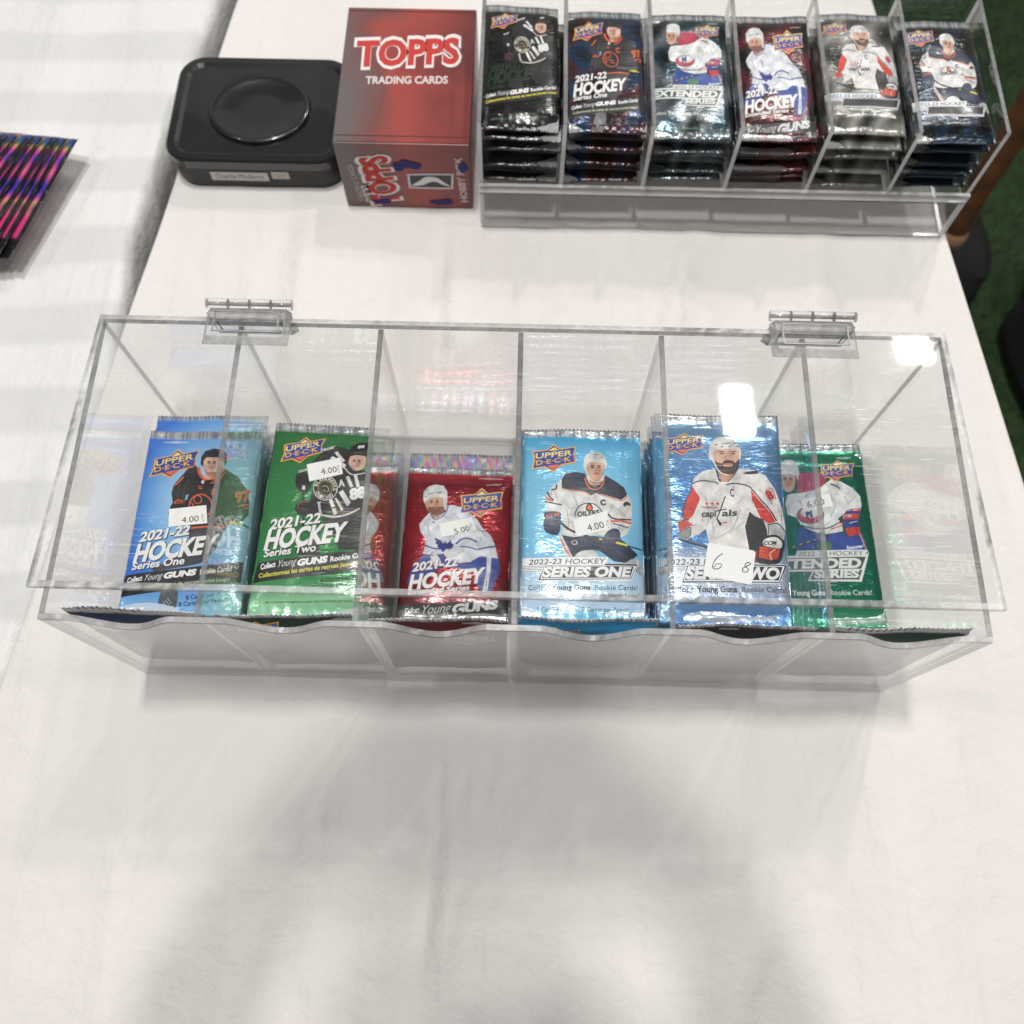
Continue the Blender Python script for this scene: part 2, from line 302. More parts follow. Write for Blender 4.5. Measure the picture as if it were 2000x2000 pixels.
["player",2,"#2a2a2e","p",[47.2,54.5,49.6,56.8,53.3,58.5,55.5,64.0,55.4,68.1,53.3,69.5,50.4,76.3,46.0,75.9,44.5,63.2]],
["player",3,"#c6c6c6","p",[56.6,61.9,64.7,59.3,65.3,65.1,64.3,69.2,56.6,67.5]],
["player",4,"#1d1d1f","l",0.57,[56.4,61.5,61.4,60.5,65.4,64.7]],
["player",4,"#1d1d1f","l",0.38,[56.3,61.5,56.3,67.4]],
["player",4,"#1b2234","s",[54.6,68.1,60.4,66.9,64.2,70.6,63.4,75.3,60.6,82.3,50.0,82.5,50.0,77.0,52.0,72.2]],
["player",5,"#e6e4e0","s",[54.2,69.5,59.7,68.1,63.0,70.6,62.1,74.0,58.0,74.1,53.2,72.7]],
["player",5,"#d2492f","p",[51.3,73.6,58.0,74.3,61.6,74.7,60.1,80.0,56.0,81.0,50.3,79.6]],
["player",6,"#8c2a1e","l",0.38,[52.9,75.3,57.3,75.8]],
["player",6,"#8c2a1e","l",0.38,[52.5,77.0,56.5,77.5]],
["player",6,"#e9d9d0","l",0.38,[59.2,74.8,56.2,77.5,57.0,80.9]],
["player",6,"#1d1d1f","t","CCM",[53.2,72.7,60.0,72.2],1.91,0.3,0.04],
["player",1,"#b33226","p",[46.6,75.8,50.4,76.3,49.7,82.1,46.3,82.6]],
["player",4,"#1d1d1f","l",1.08,[10.5,70.5,17.9,72.7,25.4,74.8]],
["player",5,"#8a8c90","l",0.25,[10.5,70.2,17.9,72.3,25.4,74.3]],
["player",2,"#c9977c","p",[31.7,30.7,33.7,38.0,36.9,37.9,41.0,33.0]],
["player",3,"#2c2c34","l",0.64,[31.4,31.5,32.3,36.5,33.3,38.0]],
["player",3,"#2c2c34","l",0.38,[41.5,32.7,36.9,38.1]],
["player",3,"#deb39b","s",[30.2,19.1,43.9,18.4,43.9,24.7,42.8,29.8,40.0,33.2,35.5,33.3,31.8,30.0,30.1,25.7]],
["player",4,"#4d3a34","s",[30.1,24.6,31.8,26.7,34.5,27.4,36.0,25.7,39.8,25.6,41.5,26.9,43.8,24.1,42.9,29.7,40.7,33.0,35.5,33.4,32.3,30.7]],
["player",5,"#c98f80","s",[35.3,27.6,39.7,27.5,39.3,29.0,35.6,29.2]],
["player",6,"#7a3c38","l",0.32,[35.4,28.3,39.4,28.2]],
["player",5,"#e4e3e0","p",[27.6,25.0,27.8,19.2,29.2,15.1,32.6,12.3,37.2,11.5,41.1,13.0,43.5,16.2,44.5,19.5,44.4,23.9,43.5,26.5,43.9,19.7,41.4,18.7,34.9,19.2,31.1,19.6,29.9,21.5,30.0,25.0,30.9,28.6,28.9,25.4]],
["player",6,"#f0f0ee","l",0.51,[30.2,25.0,31.2,29.3,33.6,32.8,37.4,34.2]],
["player",6,"#44464c","t","WARRIOR",[34.7,16.2,39.3,16.0],0.89,0,0.02],
["player",6,"#3a3c42","p",[32.4,16.5,32.3,16.8,31.8,16.9,31.4,16.8,31.3,16.5,31.5,16.2,31.9,16.1,32.3,16.2]],
["player",6,"#3a3c42","p",[42.2,15.3,42.0,15.6,41.6,15.8,41.2,15.7,41.0,15.3,41.2,15.0,41.6,14.9,42.0,15.0]],
["player",6,"#3a3c42","p",[35.5,17.7,35.3,18.0,34.9,18.1,34.5,18.0,34.4,17.7,34.5,17.4,35.0,17.2,35.4,17.4]],
["player",6,"#3a3c42","p",[39.5,17.4,39.3,17.8,38.9,17.9,38.4,17.8,38.3,17.5,38.5,17.2,38.9,17.0,39.3,17.1]],
["player",6,"#3a3c42","p",[43.7,17.3,43.5,17.7,43.1,17.8,42.7,17.7,42.5,17.4,42.7,17.1,43.2,16.9,43.6,17.0]],
["player",5,"#3d2d28","l",0.57,[35.7,20.8,33.1,20.5]],
["player",6,"#33333a","l",0.57,[35.5,21.9,33.7,21.8]],
["player",5,"#3d2d28","l",0.57,[39.4,20.7,42.0,20.3]],
["player",6,"#33333a","l",0.57,[39.7,21.8,41.5,21.6]],
["player",5,"#c08a70","l",0.45,[37.0,21.9,36.2,24.8,38.2,25.1]],
["player",3,"#d23b30","p",[25.6,49.2,25.9,50.0,26.7,50.1,26.0,50.7,26.2,51.5,25.5,51.1,24.8,51.5,25.0,50.7,24.5,50.1,25.3,50.1]],
["player",3,"#d23b30","p",[28.5,49.2,28.7,50.0,29.5,50.0,28.9,50.6,29.1,51.4,28.4,51.0,27.7,51.5,27.9,50.6,27.3,50.1,28.1,50.0]],
["player",3,"#d23b30","p",[31.2,49.1,31.5,49.9,32.3,50.0,31.7,50.5,31.8,51.4,31.1,50.9,30.5,51.4,30.7,50.6,30.1,50.0,30.9,49.9]],
["player",3,"#d23b30","t","WASHINGTON",[23.1,53.2,31.0,53.3],1.08,0,0.03],
["player",3,"#1e2433","t","capi",[22.7,58.0,30.2,57.5],3.31,0.1,0.03],
["player",3,"#1e2433","t","als",[33.1,57.4,41.1,56.8],3.31,0.2,0.03],
["player",4,"#1e2433","l",0.64,[35.2,46.2,32.6,53.4,30.3,59.2]],
["player",4,"#1e2433","p",[30.0,58.5,31.2,59.4,32.9,61.6,31.8,63.3]],
["player",4,"#1e2433","l",0.57,[29.4,54.8,35.5,53.4]],
["player",4,"#d2492f","l",0.76,[33.2,61.2,35.5,60.6]],
["player",4,"#22252e","t","C",[38.0,46.4,40.0,46.2],4.32,0.05,0.03],
["player",3,"#b0303a","c",0.45,[56.6,41.6,59.9,40.8,61.6,46.8,58.8,48.3]],
["player",3,"#c0343c","t","8",[57.5,47.6,61.0,46.1],4.58,-0.1,0.07],
["player",3,"#44263a","p",[44.9,33.2,47.2,31.8,52.8,31.1,53.0,32.8,49.1,33.4]],
["player",3,"#a03a40","p",[21.3,33.3,24.2,32.2,23.2,33.1]],
["lettering",2,"#dfe6ee","p",[-0.6,80.8,46.4,79.6,47.8,83.0,65.1,82.7,60.1,93.5,11.4,94.1,13.3,88.0,-0.8,87.8]],
["lettering",3,"#1d1d1f","l",0.25,[-0.1,85.8,13.7,85.3]],
["lettering",3,"#1d1d1f","l",0.25,[-0.1,86.7,13.3,86.2]],
["lettering",3,"#1d1d1f","l",0.25,[-0.1,87.5,12.9,87.1]],
["lettering",3,"#1d1d1f","l",0.25,[-0.2,88.4,12.5,87.9]],
["lettering",3,"#1d1d1f","p",[46.8,83.5,64.8,83.0,60.1,92.9,11.7,93.9,14.3,84.9]],
["lettering",4,"#e8ecf0","p",[14.8,85.1,63.5,83.7,59.9,92.4,12.2,93.2]],
["lettering",5,"#222222","p",[15.3,85.5,62.3,84.2,59.7,91.6,12.9,92.5]],
["lettering",5,"#1d1d1f","t","2022-23 HOCKEY",[3.1,84.9,44.3,83.5],3.05,0.22,0.008],
["lettering",6,"#e4e6e8","t","SERIES TWO",[13.6,91.8,60.3,90.9],5.85,0.22,0.05],
["lettering",3,"#30343c","t","Collect",[3.0,99.3,17.2,98.8],2.93,0.0,0.0],
["lettering",3,"#1d1d1f","t","Young Guns",[18.6,98.8,38.7,98.3],2.93,0,0.03],
["lettering",3,"#30343c","t","Rookie Cards!",[41.2,98.3,63.5,97.8],2.93,0.0,0.0],
["lettering",3,"#4a5060","t","8 Cards per Pack",[25.1,102.8,44.8,102.3],2.29,0.0,0.0],
["lettering",3,"#54709a","t","*PACKS MAY CONTAIN REDEMPTION CARDS",[21.4,110.3,48.1,109.8],0.95,0.0,0.0],
["sticker",9,"#f6f6f6","p",[26.5,72.5,47.9,76.1,48.7,76.8,48.8,77.7,46.1,93.6,45.4,94.4,44.5,94.3,22.8,90.4,22.2,89.8,22.2,89.0,25.2,73.0,25.7,72.4]],
["sticker_text",10,"#3f424c","l",0.45,[32.4,78.1,29.5,80.2,27.5,83.3,26.9,85.5,28.0,86.5,30.2,86.1,31.5,84.5,30.9,83.5,29.0,83.9,27.5,85.5]],
["sticker_text",10,"#3f424c","l",0.45,[46.3,83.1,44.7,82.5,43.4,83.6,43.6,84.9,44.8,85.9,44.4,87.2,42.9,87.8,41.8,86.9,42.3,85.6,44.6,84.2,46.3,83.4]]],6:[["logo",2,"#f0b429","p",[49.6,9.1,52.0,12.0,59.7,11.2,57.8,15.5,57.5,19.8,50.4,20.9,46.1,24.1,42.3,21.3,36.3,21.8,38.3,17.3,38.6,12.4,45.7,12.1]],
["logo",3,"#e8703a","p",[37.2,21.2,38.8,17.6,58.0,16.0,57.3,19.5,50.5,20.4,46.2,23.5,42.6,20.8]],
["logo",4,"#24459c","p",[49.4,9.9,51.8,12.6,58.9,11.8,57.3,15.5,57.0,19.2,50.4,20.1,46.3,23.1,42.8,20.5,37.3,21.1,39.0,17.3,39.2,12.9,45.7,12.6]],
["logo",5,"#f7d873","p",[49.2,10.9,51.2,12.7,46.2,12.9]],
["logo",5,"#e8703a","p",[43.9,20.6,49.7,20.4,46.5,22.5]],
["logo",5,"#f7d873","t","UPPER",[39.5,16.5,56.7,15.8],2.77,0.2,0.018],
["logo",5,"#f0b429","t","D·E·C·K",[38.9,19.8,55.6,18.8],2.44,0.15,0.018],
["player",1,"#2a4aa0","p",[20.6,53.3,28.4,56.6,36.4,58.3,46.6,56.7,49.9,59.6,57.1,57.5,59.8,68.1,16.9,67.6,18.4,60.6]],
["player",2,"#d04038","l",0.48,[57.4,57.9,60.1,68.1]],
["player",2,"#e8e8e8","l",0.34,[56.7,57.9,59.4,68.1]],
["player",2,"#e6e9e8","p",[18.8,31.8,23.7,31.4,31.6,29.6,39.0,25.8,43.7,22.4,49.1,23.6,56.2,28.2,60.4,33.5,60.4,39.4,59.1,42.4,51.6,42.0,49.2,44.6,44.6,48.3,46.8,52.0,46.6,56.3,36.4,58.1,28.4,56.3,22.0,52.6,19.8,47.4,14.6,45.2,13.9,38.5,16.0,32.5]],
["player",3,"#bfc4c4","l",0.96,[39.7,31.9,44.5,37.9,40.6,46.8]],
["player",3,"#bfc4c4","l",0.96,[50.6,33.4,52.6,39.4]],
["player",3,"#bfc4c4","l",0.96,[34.2,54.1,40.2,49.7]],
["player",3,"#bfc4c4","l",0.96,[27.9,31.8,25.1,37.8]],
["player",3,"#bfc4c4","l",0.96,[57.6,33.4,52.8,37.9]],
["player",3,"#b92f4e","p",[24.5,18.5,30.2,17.6,37.5,18.1,41.0,22.8,37.5,27.3,31.6,29.6,24.4,31.4,22.5,30.3,22.3,25.8]],
["player",3,"#d0a58c","s",[13.6,18.5,20.3,18.5,22.0,21.2,20.7,27.3,17.6,30.6,14.2,29.5,12.9,25.0]],
["player",4,"#e4e8e6","p",[12.6,18.1,13.7,11.2,17.1,9.0,21.3,9.1,24.2,12.0,24.7,18.2,23.3,23.1,22.4,20.1,19.6,18.7,13.2,19.0]],
["player",5,"#b98670","s",[18.7,22.3,20.1,21.9,19.8,24.6,18.1,26.9,17.6,26.5]],
["player",6,"#9c6f5c","s",[16.4,21.8,14.8,21.6,14.6,22.8,16.0,23.0]],
["player",7,"#4a3228","l",0.51,[16.5,21.6,15.6,21.2,14.6,21.5]],
["player",7,"#1f1c20","l",0.58,[16.0,22.4,15.0,22.3]],
["player",6,"#9c6f5c","s",[18.1,21.8,19.8,21.6,19.7,22.9,18.3,23.0]],
["player",7,"#4a3228","l",0.51,[18.1,21.6,19.1,21.3,20.0,21.6]],
["player",7,"#1f1c20","l",0.58,[18.4,22.4,19.4,22.4]],
["player",7,"#8f5f4c","l",0.41,[17.6,22.3,17.6,24.2,17.0,24.6,16.4,24.3]],
["player",7,"#8e3f3a","l",0.58,[15.7,25.9,16.8,25.7,17.9,25.9]],
["player",6,"#a87360","l",0.34,[16.0,26.8,17.4,26.8]],
["player",4,"#2a2c34","l",0.62,[23.0,22.7,21.2,28.8,18.2,31.0]],
["player",4,"#2b3a86","p",[36.7,45.9,36.1,47.6,34.7,49.2,32.7,50.4,30.3,51.2,27.6,51.4,25.1,51.2,22.8,50.4,21.1,49.1,20.1,47.5,19.9,45.8,20.5,44.1,21.9,42.5,23.9,41.3,26.3,40.5,29.0,40.2,31.5,40.5,33.8,41.3,35.5,42.6,36.5,44.1]],
["player",5,"#cf3d3a","p",[36.2,45.7,35.6,47.3,34.3,48.7,32.4,49.8,30.2,50.5,27.7,50.8,25.3,50.5,23.2,49.8,21.6,48.7,20.7,47.2,20.5,45.7,21.0,44.1,22.3,42.7,24.2,41.5,26.5,40.8,28.9,40.6,31.3,40.8,33.4,41.6,35.0,42.7,36.0,44.1]],
["player",6,"#e6e8e8","p",[35.0,44.4,34.5,45.4,33.5,46.4,32.0,47.1,30.2,47.6,28.2,47.8,26.3,47.6,24.6,47.1,23.2,46.3,22.5,45.4,22.3,44.3,22.7,43.3,23.7,42.3,25.2,41.6,27.0,41.1,29.0,41.0,31.0,41.1,32.7,41.6,34.0,42.4,34.8,43.3]],
["player",6,"#e6e8e8","p",[33.0,41.6,37.2,40.8,35.3,44.9,33.2,45.3]],
["player",7,"#2b3a86","t","H",[25.7,47.1,29.6,46.6],4.25,0.1,0.1],
["player",3,"#1c2740","l",0.75,[22.0,52.4,28.0,54.2,34.1,54.5,39.8,53.5,47.5,49.4]],
["player",3,"#cf3d3a","l",0.75,[43.5,51.2,47.3,50.9]],
["player",3,"#cf3d3a","l",0.69,[39.6,54.9,47.1,52.3]],
["player",3,"#27418f","p",[50.1,42.5,58.9,41.7,58.9,45.5,49.8,45.1]],
["player",4,"#e9e9e9","l",0.55,[50.1,42.8,58.8,42.4]],
["player",4,"#cf3a36","p",[53.7,41.8,58.9,41.5,58.8,43.9,52.2,42.8]],
["player",4,"#d0443c","p",[48.9,45.1,57.4,44.8,57.5,48.5,47.1,49.2]],
["player",4,"#24408f","p",[47.8,49.0,57.1,48.3,57.4,53.5,48.5,55.0,47.2,52.1]],
["player",5,"#d53a34","p",[48.2,54.3,56.9,53.5,57.2,57.9,49.9,59.8,48.4,57.1]],
["player",6,"#8e211f","l",0.34,[50.6,54.3,50.6,58.6]],
["player",6,"#8e211f","l",0.34,[52.7,54.3,52.7,58.6]],
["player",6,"#8e211f","l",0.34,[54.8,54.3,54.7,58.6]],
["player",5,"#e8eaf0","l",0.41,[51.1,51.2,56.1,49.8]],
["player",5,"#f0d8d4","t","CCM",[47.7,47.7,53.0,47.0],1.51,0.2,0.03],
["player",3,"#1f2430","l",0.89,[13.6,66.7,26.3,63.2,39.2,58.1]],
["player",4,"#cdbf3c","l",0.62,[15.0,66.4,17.0,65.7]],
["player",4,"#cdbf3c","l",0.62,[19.4,64.9,21.4,64.2]],
["player",4,"#cdbf3c","l",0.62,[23.8,63.5,25.8,62.7]],
["player",4,"#cdbf3c","l",0.62,[28.2,62.1,30.2,61.2]],
["player",4,"#cdbf3c","l",0.62,[32.6,60.7,34.6,59.7]],
["player",3,"#3f7a52","s",[30.2,64.3,35.9,62.5,39.1,64.3,37.3,67.5,30.5,67.5]],
["player",4,"#7a2a32","l",0.96,[42.9,25.5,45.9,26.6,48.5,28.7]],
["player",2,"#d8dee8","t","bauer",[47.8,67.8,58.5,66.4],2.06,0.1,0.04],
["lettering",2,"#dfe3e2","p",[17.8,68.5,59.9,67.9,60.7,69.8,53.7,88.0,22.1,87.4,25.3,81.5,-2.9,81.8,-1.3,72.0,16.4,71.6]],
["lettering",3,"#484b4b","p",[-1.0,73.3,58.3,72.4,54.6,79.9,-2.5,80.8]],
["lettering",3,"#484b4b","p",[26.3,81.2,55.0,80.6,52.4,86.6,23.4,86.6]],
["lettering",4,"#dde2e0","t","EXTENDED",[-0.3,79.7,54.7,79.1],5.48,0.22,0.05],
["lettering",4,"#dde2e0","t","SERIES",[26.0,85.5,52.8,85.2],4.52,0.22,0.05],
["lettering",3,"#3a3c3e","t","2022-23 HOCKEY",[18.1,72.0,56.9,71.4],2.74,0.2,0.0],
["lettering",3,"#1d1d1f","p",[58.4,70.5,60.2,68.7,60.2,70.2]],
["lettering",3,"#b8c4be","l",0.34,[30.0,88.1,31.2,90.0,38.5,90.0]],
["lettering",3,"#b8c4be","l",0.34,[32.7,88.1,38.8,88.1]],
["lettering",3,"#dfe6e2","t","Collect",[-1.0,96.4,10.7,96.3],3.01,0.0,0.0],
["lettering",3,"#eef2f0","t","Young Guns",[11.9,96.2,31.3,96.2],3.15,0,0.03],
["lettering",3,"#dfe6e2","t","Rookie Cards!",[33.9,96.1,58.8,96.0],3.01,0.0,0.0],
["lettering",3,"#c8dcd2","t","HOBBY",[49.7,8.3,58.9,7.8],1.51,0,0.02],
["lettering",3,"#5fb08a","t","MAY CONTAIN REDEMPTION CARDS",[13.8,107.1,43.6,107.2],0.96,0.0,0.0],
["sticker",9,"#f6f5f2","p",[23.4,35.7,41.5,31.7,42.5,40.0,24.5,43.9]],
["sticker_text",10,"#333333","t","6.00",[27.4,41.4,38.0,38.8],4.11,0,0]],1:[["logo",2,"#f0b429","p",[19.0,10.6,22.4,13.9,31.7,11.1,30.0,17.0,30.2,22.6,21.6,25.5,16.8,30.6,11.8,27.8,4.5,29.8,6.4,23.6,6.1,17.4,14.7,15.4]],
["logo",3,"#e8703a","p",[5.5,29.0,7.0,24.0,30.3,17.6,29.8,22.1,21.7,24.9,16.9,29.8,12.1,27.1]],
["logo",4,"#24459c","p",[18.9,11.8,22.2,14.6,30.8,12.0,29.3,17.0,29.5,21.9,21.5,24.6,16.9,29.3,12.3,26.8,5.6,28.7,7.2,23.6,6.9,17.9,14.8,16.0]],
["logo",5,"#f7d873","p",[18.8,13.1,21.5,14.9,15.4,16.3]],
["logo",5,"#e8703a","p",[13.6,26.6,20.6,25.0,17.0,28.5]],
["logo",5,"#f7d873","t","UPPER",[7.6,22.4,28.7,17.6],3.53,0.2,0.018],
["logo",5,"#f0b429","t","D·E·C·K",[7.4,26.7,27.7,21.7],3.11,0.15,0.018],
["player",1,"#3d3d41","p",[40.9,53.4,53.5,55.4,53.5,60.6,51.5,65.1,48.9,75.3,41.8,84.1,38.1,85.2,17.0,89.6,15.5,88.2,34.2,75.6,32.6,64.7,33.4,61.0]],
["player",2,"#222124","p",[30.6,21.6,26.3,24.0,23.6,28.7,19.9,34.9,19.3,40.3,20.9,46.3,20.0,49.3,19.3,53.1,20.3,56.1,32.1,61.0,45.2,61.5,52.9,60.6,61.0,57.5,64.0,53.0,63.6,45.5,61.1,36.4,55.5,28.8,46.8,23.2,43.0,24.4,37.8,30.7,34.1,27.7]],
["player",3,"#38383c","l",0.91,[27.9,30.9,25.9,40.1,27.6,47.7]],
["player",3,"#38383c","l",0.91,[47.8,30.5,52.9,39.6,51.9,53.2]],
["player",3,"#38383c","l",0.91,[23.1,34.1,23.1,43.2]],
["player",3,"#38383c","l",0.91,[44.1,38.3,47.8,51.8]],
["player",3,"#d3a08a","p",[36.1,25.3,37.9,31.1,41.5,31.0,44.7,25.2]],
["player",4,"#dd5f3c","l",1.69,[32.2,22.7,33.8,27.7,37.6,31.6]],
["player",4,"#dd5f3c","l",1.69,[46.8,23.7,44.7,27.6,41.2,31.3]],
["player",3,"#dd5f3c","l",0.91,[47.8,25.9,45.1,30.6,40.2,33.7]],
["player",4,"#deb6a2","s",[34.1,16.8,36.5,15.6,41.8,15.3,46.2,16.9,46.6,21.2,44.6,26.3,42.3,29.1,38.9,28.5,36.1,25.3,34.6,21.5]],
["player",5,"#a97b63","s",[35.4,23.8,37.9,26.1,40.5,25.6,43.5,26.0,45.3,24.4,43.8,27.9,42.0,29.2,38.8,28.7]],
["player",6,"#b98670","s",[40.8,19.8,41.9,19.4,42.2,22.0,41.2,24.2,40.7,23.9]],
["player",7,"#9c6f5c","s",[38.6,19.3,37.0,19.2,37.1,20.4,38.5,20.5]],
["player",8,"#4a3228","l",0.46,[38.5,19.1,37.7,18.8,36.9,19.1]],
["player",8,"#1f1c20","l",0.53,[38.3,19.9,37.4,19.9]],
["player",7,"#9c6f5c","s",[40.1,19.3,41.6,19.1,41.8,20.3,40.5,20.5]],
["player",8,"#4a3228","l",0.46,[40.0,19.1,40.8,18.8,41.7,19.0]],
["player",8,"#1f1c20","l",0.53,[40.5,19.9,41.4,19.8]],
["player",8,"#8f5f4c","l",0.37,[39.8,19.8,40.2,21.7,39.7,22.1,39.1,21.8]],
["player",8,"#8e3f3a","l",0.53,[38.8,23.3,39.8,23.2,40.9,23.3]],
["player",7,"#a87360","l",0.31,[39.3,24.2,40.6,24.2]],
["player",5,"#26252a","p",[33.2,21.1,32.9,16.0,34.7,12.1,39.1,9.8,44.2,10.7,47.5,14.2,48.1,18.9,47.1,21.6,46.1,17.5,41.9,16.0,35.9,16.3,34.6,18.5,34.9,22.6]],
["player",6,"#55555c","l",0.52,[36.1,12.4,38.6,11.3]],
["player",6,"#55555c","l",0.52,[40.6,11.1,43.4,12.0]],
["player",6,"#55555c","l",0.52,[44.9,13.4,46.6,15.7]],
["player",3,"#d8653f","c",0.78,[43.3,48.1,43.3,50.1,42.9,51.9,42.1,53.4,41.0,54.7,39.5,55.4,37.9,55.7,36.2,55.5,34.6,54.8,33.1,53.6,31.9,52.1,31.0,50.3,30.5,48.4,30.4,46.4,30.8,44.6,31.6,43.0,32.8,41.8,34.2,41.0,35.9,40.7,37.6,40.9,39.2,41.7,40.7,42.8,41.9,44.4,42.8,46.2]],
["player",4,"#d8653f","c",0.59,[36.9,44.1,36.9,45.2,36.4,46.1,35.5,46.6,34.5,46.7,33.6,46.2,32.8,45.3,32.5,44.2,32.5,43.1,33.0,42.2,33.9,41.6,34.8,41.6,35.8,42.1,36.6,43.0]],
["player",4,"#d8653f","l",0.78,[31.3,46.1,33.4,49.1,32.8,52.1]],
["player",4,"#d8653f","l",0.78,[34.9,48.3,39.1,49.7]],
["player",4,"#d8653f","l",0.65,[36.6,51.3,40.7,51.9]],
["player",4,"#dc6a40","t","C",[41.8,41.7,45.5,41.4],4.69,0,0.04],
["player",4,"#dc6a40","t","97",[56.1,45.6,64.5,43.5],6.51,0.05,0.05],
["player",4,"#dc6a40","l",0.91,[57.3,48.2,63.7,46.1]],
["player",4,"#dc6a40","l",0.78,[61.3,49.3,63.9,48.1]],
["player",3,"#dc6a40","l",0.91,[20.4,35.3,22.4,33.0,24.7,29.4]],
["player",3,"#dc6a40","l",0.59,[21.6,46.7,23.5,44.4,27.4,46.2]],
["player",3,"#dc6a40","t","CCM",[22.0,47.4,27.7,46.2],1.69,0.2,0.03],
["player",4,"#d8d8d8","p",[36.8,32.7,36.8,33.4,36.4,33.8,35.9,33.9,35.4,33.4,35.1,32.7,35.2,32.0,35.5,31.5,36.1,31.5,36.6,31.9]],
["player",4,"#dc6a40","l",0.46,[33.8,35.4,36.2,36.0]],
["player",4,"#dc6a40","l",0.46,[34.0,36.6,36.4,37.3]],
["player",3,"#7fb2dd","p",[27.5,41.3,29.3,40.7,28.5,44.3,27.5,44.5]],
["player",3,"#5c5c60","l",3.0,[41.9,56.4,51.1,56.6,60.7,55.3]],
["player",4,"#dc6a40","l",1.17,[33.5,62.5,41.9,61.4,52.0,61.7]],
["player",4,"#dccb3e","p",[52.3,58.3,57.7,57.4,62.4,59.7,54.1,59.8]],
["player",4,"#2a2c30","l",1.04,[61.8,59.3,64.9,61.0]],
["player",3,"#66686c","s",[23.8,100.4,31.4,100.2,30.4,111.0,25.4,115.3,19.4,114.1,21.0,107.0]],
["player",4,"#c8ccd0","l",0.33,[22.3,107.7,24.6,110.4]],
["player",4,"#c8ccd0","l",0.33,[23.6,106.8,25.9,109.6]],
["player",4,"#c8ccd0","l",0.33,[24.9,106.0,27.1,108.7]],
["player",4,"#c8ccd0","l",0.33,[26.1,105.1,28.4,107.9]],
["lettering",4,"#26324a","t","2021-22",[6.6,71.8,33.8,66.7],5.6,0.3,0.05],
["lettering",4,"#26324a","t","HOCKEY",[5.4,84.3,50.2,77.3],10.29,0.28,0.060000000000000005],
["lettering",4,"#26324a","t","Series One",[4.9,89.2,33.4,85.0],4.17,0.25,0.04],
["lettering",5,"#eceae8","t","2021-22",[6.2,71.4,33.4,66.3],5.6,0.3,0.035],
["lettering",5,"#eceae8","t","HOCKEY",[5.0,84.0,49.8,76.9],10.29,0.28,0.045000000000000005],
["lettering",5,"#eceae8","t","Series One",[4.5,88.8,33.0,84.6],4.17,0.25,0.025],
["lettering",2,"#232326","p",[-0.4,92.2,64.6,82.4,64.6,95.4,-0.0,104.7]],
["lettering",3,"#f0f0f0","t","Collect",[3.0,96.6,11.5,95.1],3.0,0.15,0.03],
["lettering",3,"#f0f0f0","t","Young",[12.4,95.6,22.1,93.7],3.91,0.5,-0.01],
["lettering",3,"#f0f0f0","t","GUNS",[22.8,93.8,40.2,91.1],3.26,0.3,0.06],
["lettering",3,"#f0f0f0","t","Rookie Cards!",[42.4,91.2,59.2,88.2],3.0,0.15,0.03],
["lettering",3,"#c9cbb0","t","Collectionnez les cartes de recrues Jeunes Loups!",[3.6,101.0,58.9,94.3],2.21,0.15,0.01],
["lettering",3,"#22304a","t","8 Cards per Pack",[36.4,105.8,58.8,102.7],2.35,0.12,0.01],
["lettering",3,"#22304a","t","8 Cartes par Paquet",[32.4,109.6,58.9,106.3],2.35,0.12,0.01],
["lettering",3,"#2a4a78","t","MAY CONTAIN REDEMPTION CARDS",[38.6,116.0,60.4,115.2],0.91,0.0,0.0],
["sticker",9,"#f6f5f2","p",[19.6,50.7,40.1,47.8,42.2,59.3,20.9,62.0]],
["sticker_text",10,"#333333","t","4.00",[28.0,59.5,37.3,58.1],3.65,0,0],
["sticker_text",10,"#666666","t","+TX",[40.7,58.0,39.3,53.4],1.43,0.0,0.0]],2:[["logo",2,"#f0b429","p",[18.6,5.8,21.9,8.6,30.2,6.0,29.0,11.2,29.5,16.2,21.8,19.0,17.6,23.5,12.8,21.2,6.2,23.0,7.6,17.5,7.0,12.0,14.9,10.1]],
["logo",3,"#e8703a","p",[7.1,22.3,8.3,17.8,29.3,11.8,29.1,15.8,21.8,18.4,17.6,22.8,13.1,20.6]],
["logo",4,"#24459c","p",[18.5,6.8,21.7,9.3,29.4,6.8,28.3,11.3,28.8,15.6,21.6,18.1,17.7,22.4,13.2,20.2,7.3,22.0,8.4,17.4,7.8,12.4,15.0,10.6]],
["logo",5,"#f7d873","p",[18.5,8.0,21.1,9.5,15.6,10.8]],
["logo",5,"#e8703a","p",[14.5,20.1,20.8,18.5,17.7,21.7]],
["logo",5,"#f7d873","t","UPPER",[8.7,16.4,27.8,11.8],3.19,0.2,0.018],
["logo",5,"#f0b429","t","D·E·C·K",[8.8,20.3,27.2,15.5],2.81,0.15,0.018],
["player",1,"#1f1e20","p",[34.1,55.9,54.5,52.0,59.0,50.3,61.4,74.1,46.1,75.2,42.7,68.1,35.9,60.1]],
["player",1,"#2c2b2e","s",[22.7,78.9,24.5,72.6,32.0,70.8,35.2,75.5,34.3,79.0]],
["player",2,"#1b1a1c","p",[29.0,13.8,36.1,11.8,43.6,12.7,47.5,17.3,47.8,26.2,55.1,26.6,61.3,28.5,64.9,51.4,54.1,53.4,44.4,54.3,33.9,54.5,25.9,52.8,26.5,47.7,26.6,42.7,28.7,33.1,24.4,30.4,24.7,22.3,28.2,18.4]],
["player",3,"#333236","l",0.78,[30.7,16.7,27.5,23.6]],
["player",3,"#333236","l",0.78,[47.9,50.9,51.5,47.9]],
["player",3,"#333236","l",0.78,[41.2,49.8,36.2,51.5]],
["player",3,"#333236","l",0.78,[52.3,43.5,50.3,49.3]],
["player",4,"#d6b09a","s",[44.7,17.9,54.0,17.0,54.9,22.9,52.6,26.1,49.2,26.7,45.8,23.4]],
["player",5,"#b98670","s",[51.1,20.6,52.1,20.2,52.3,22.4,51.4,24.3,50.9,24.0]],
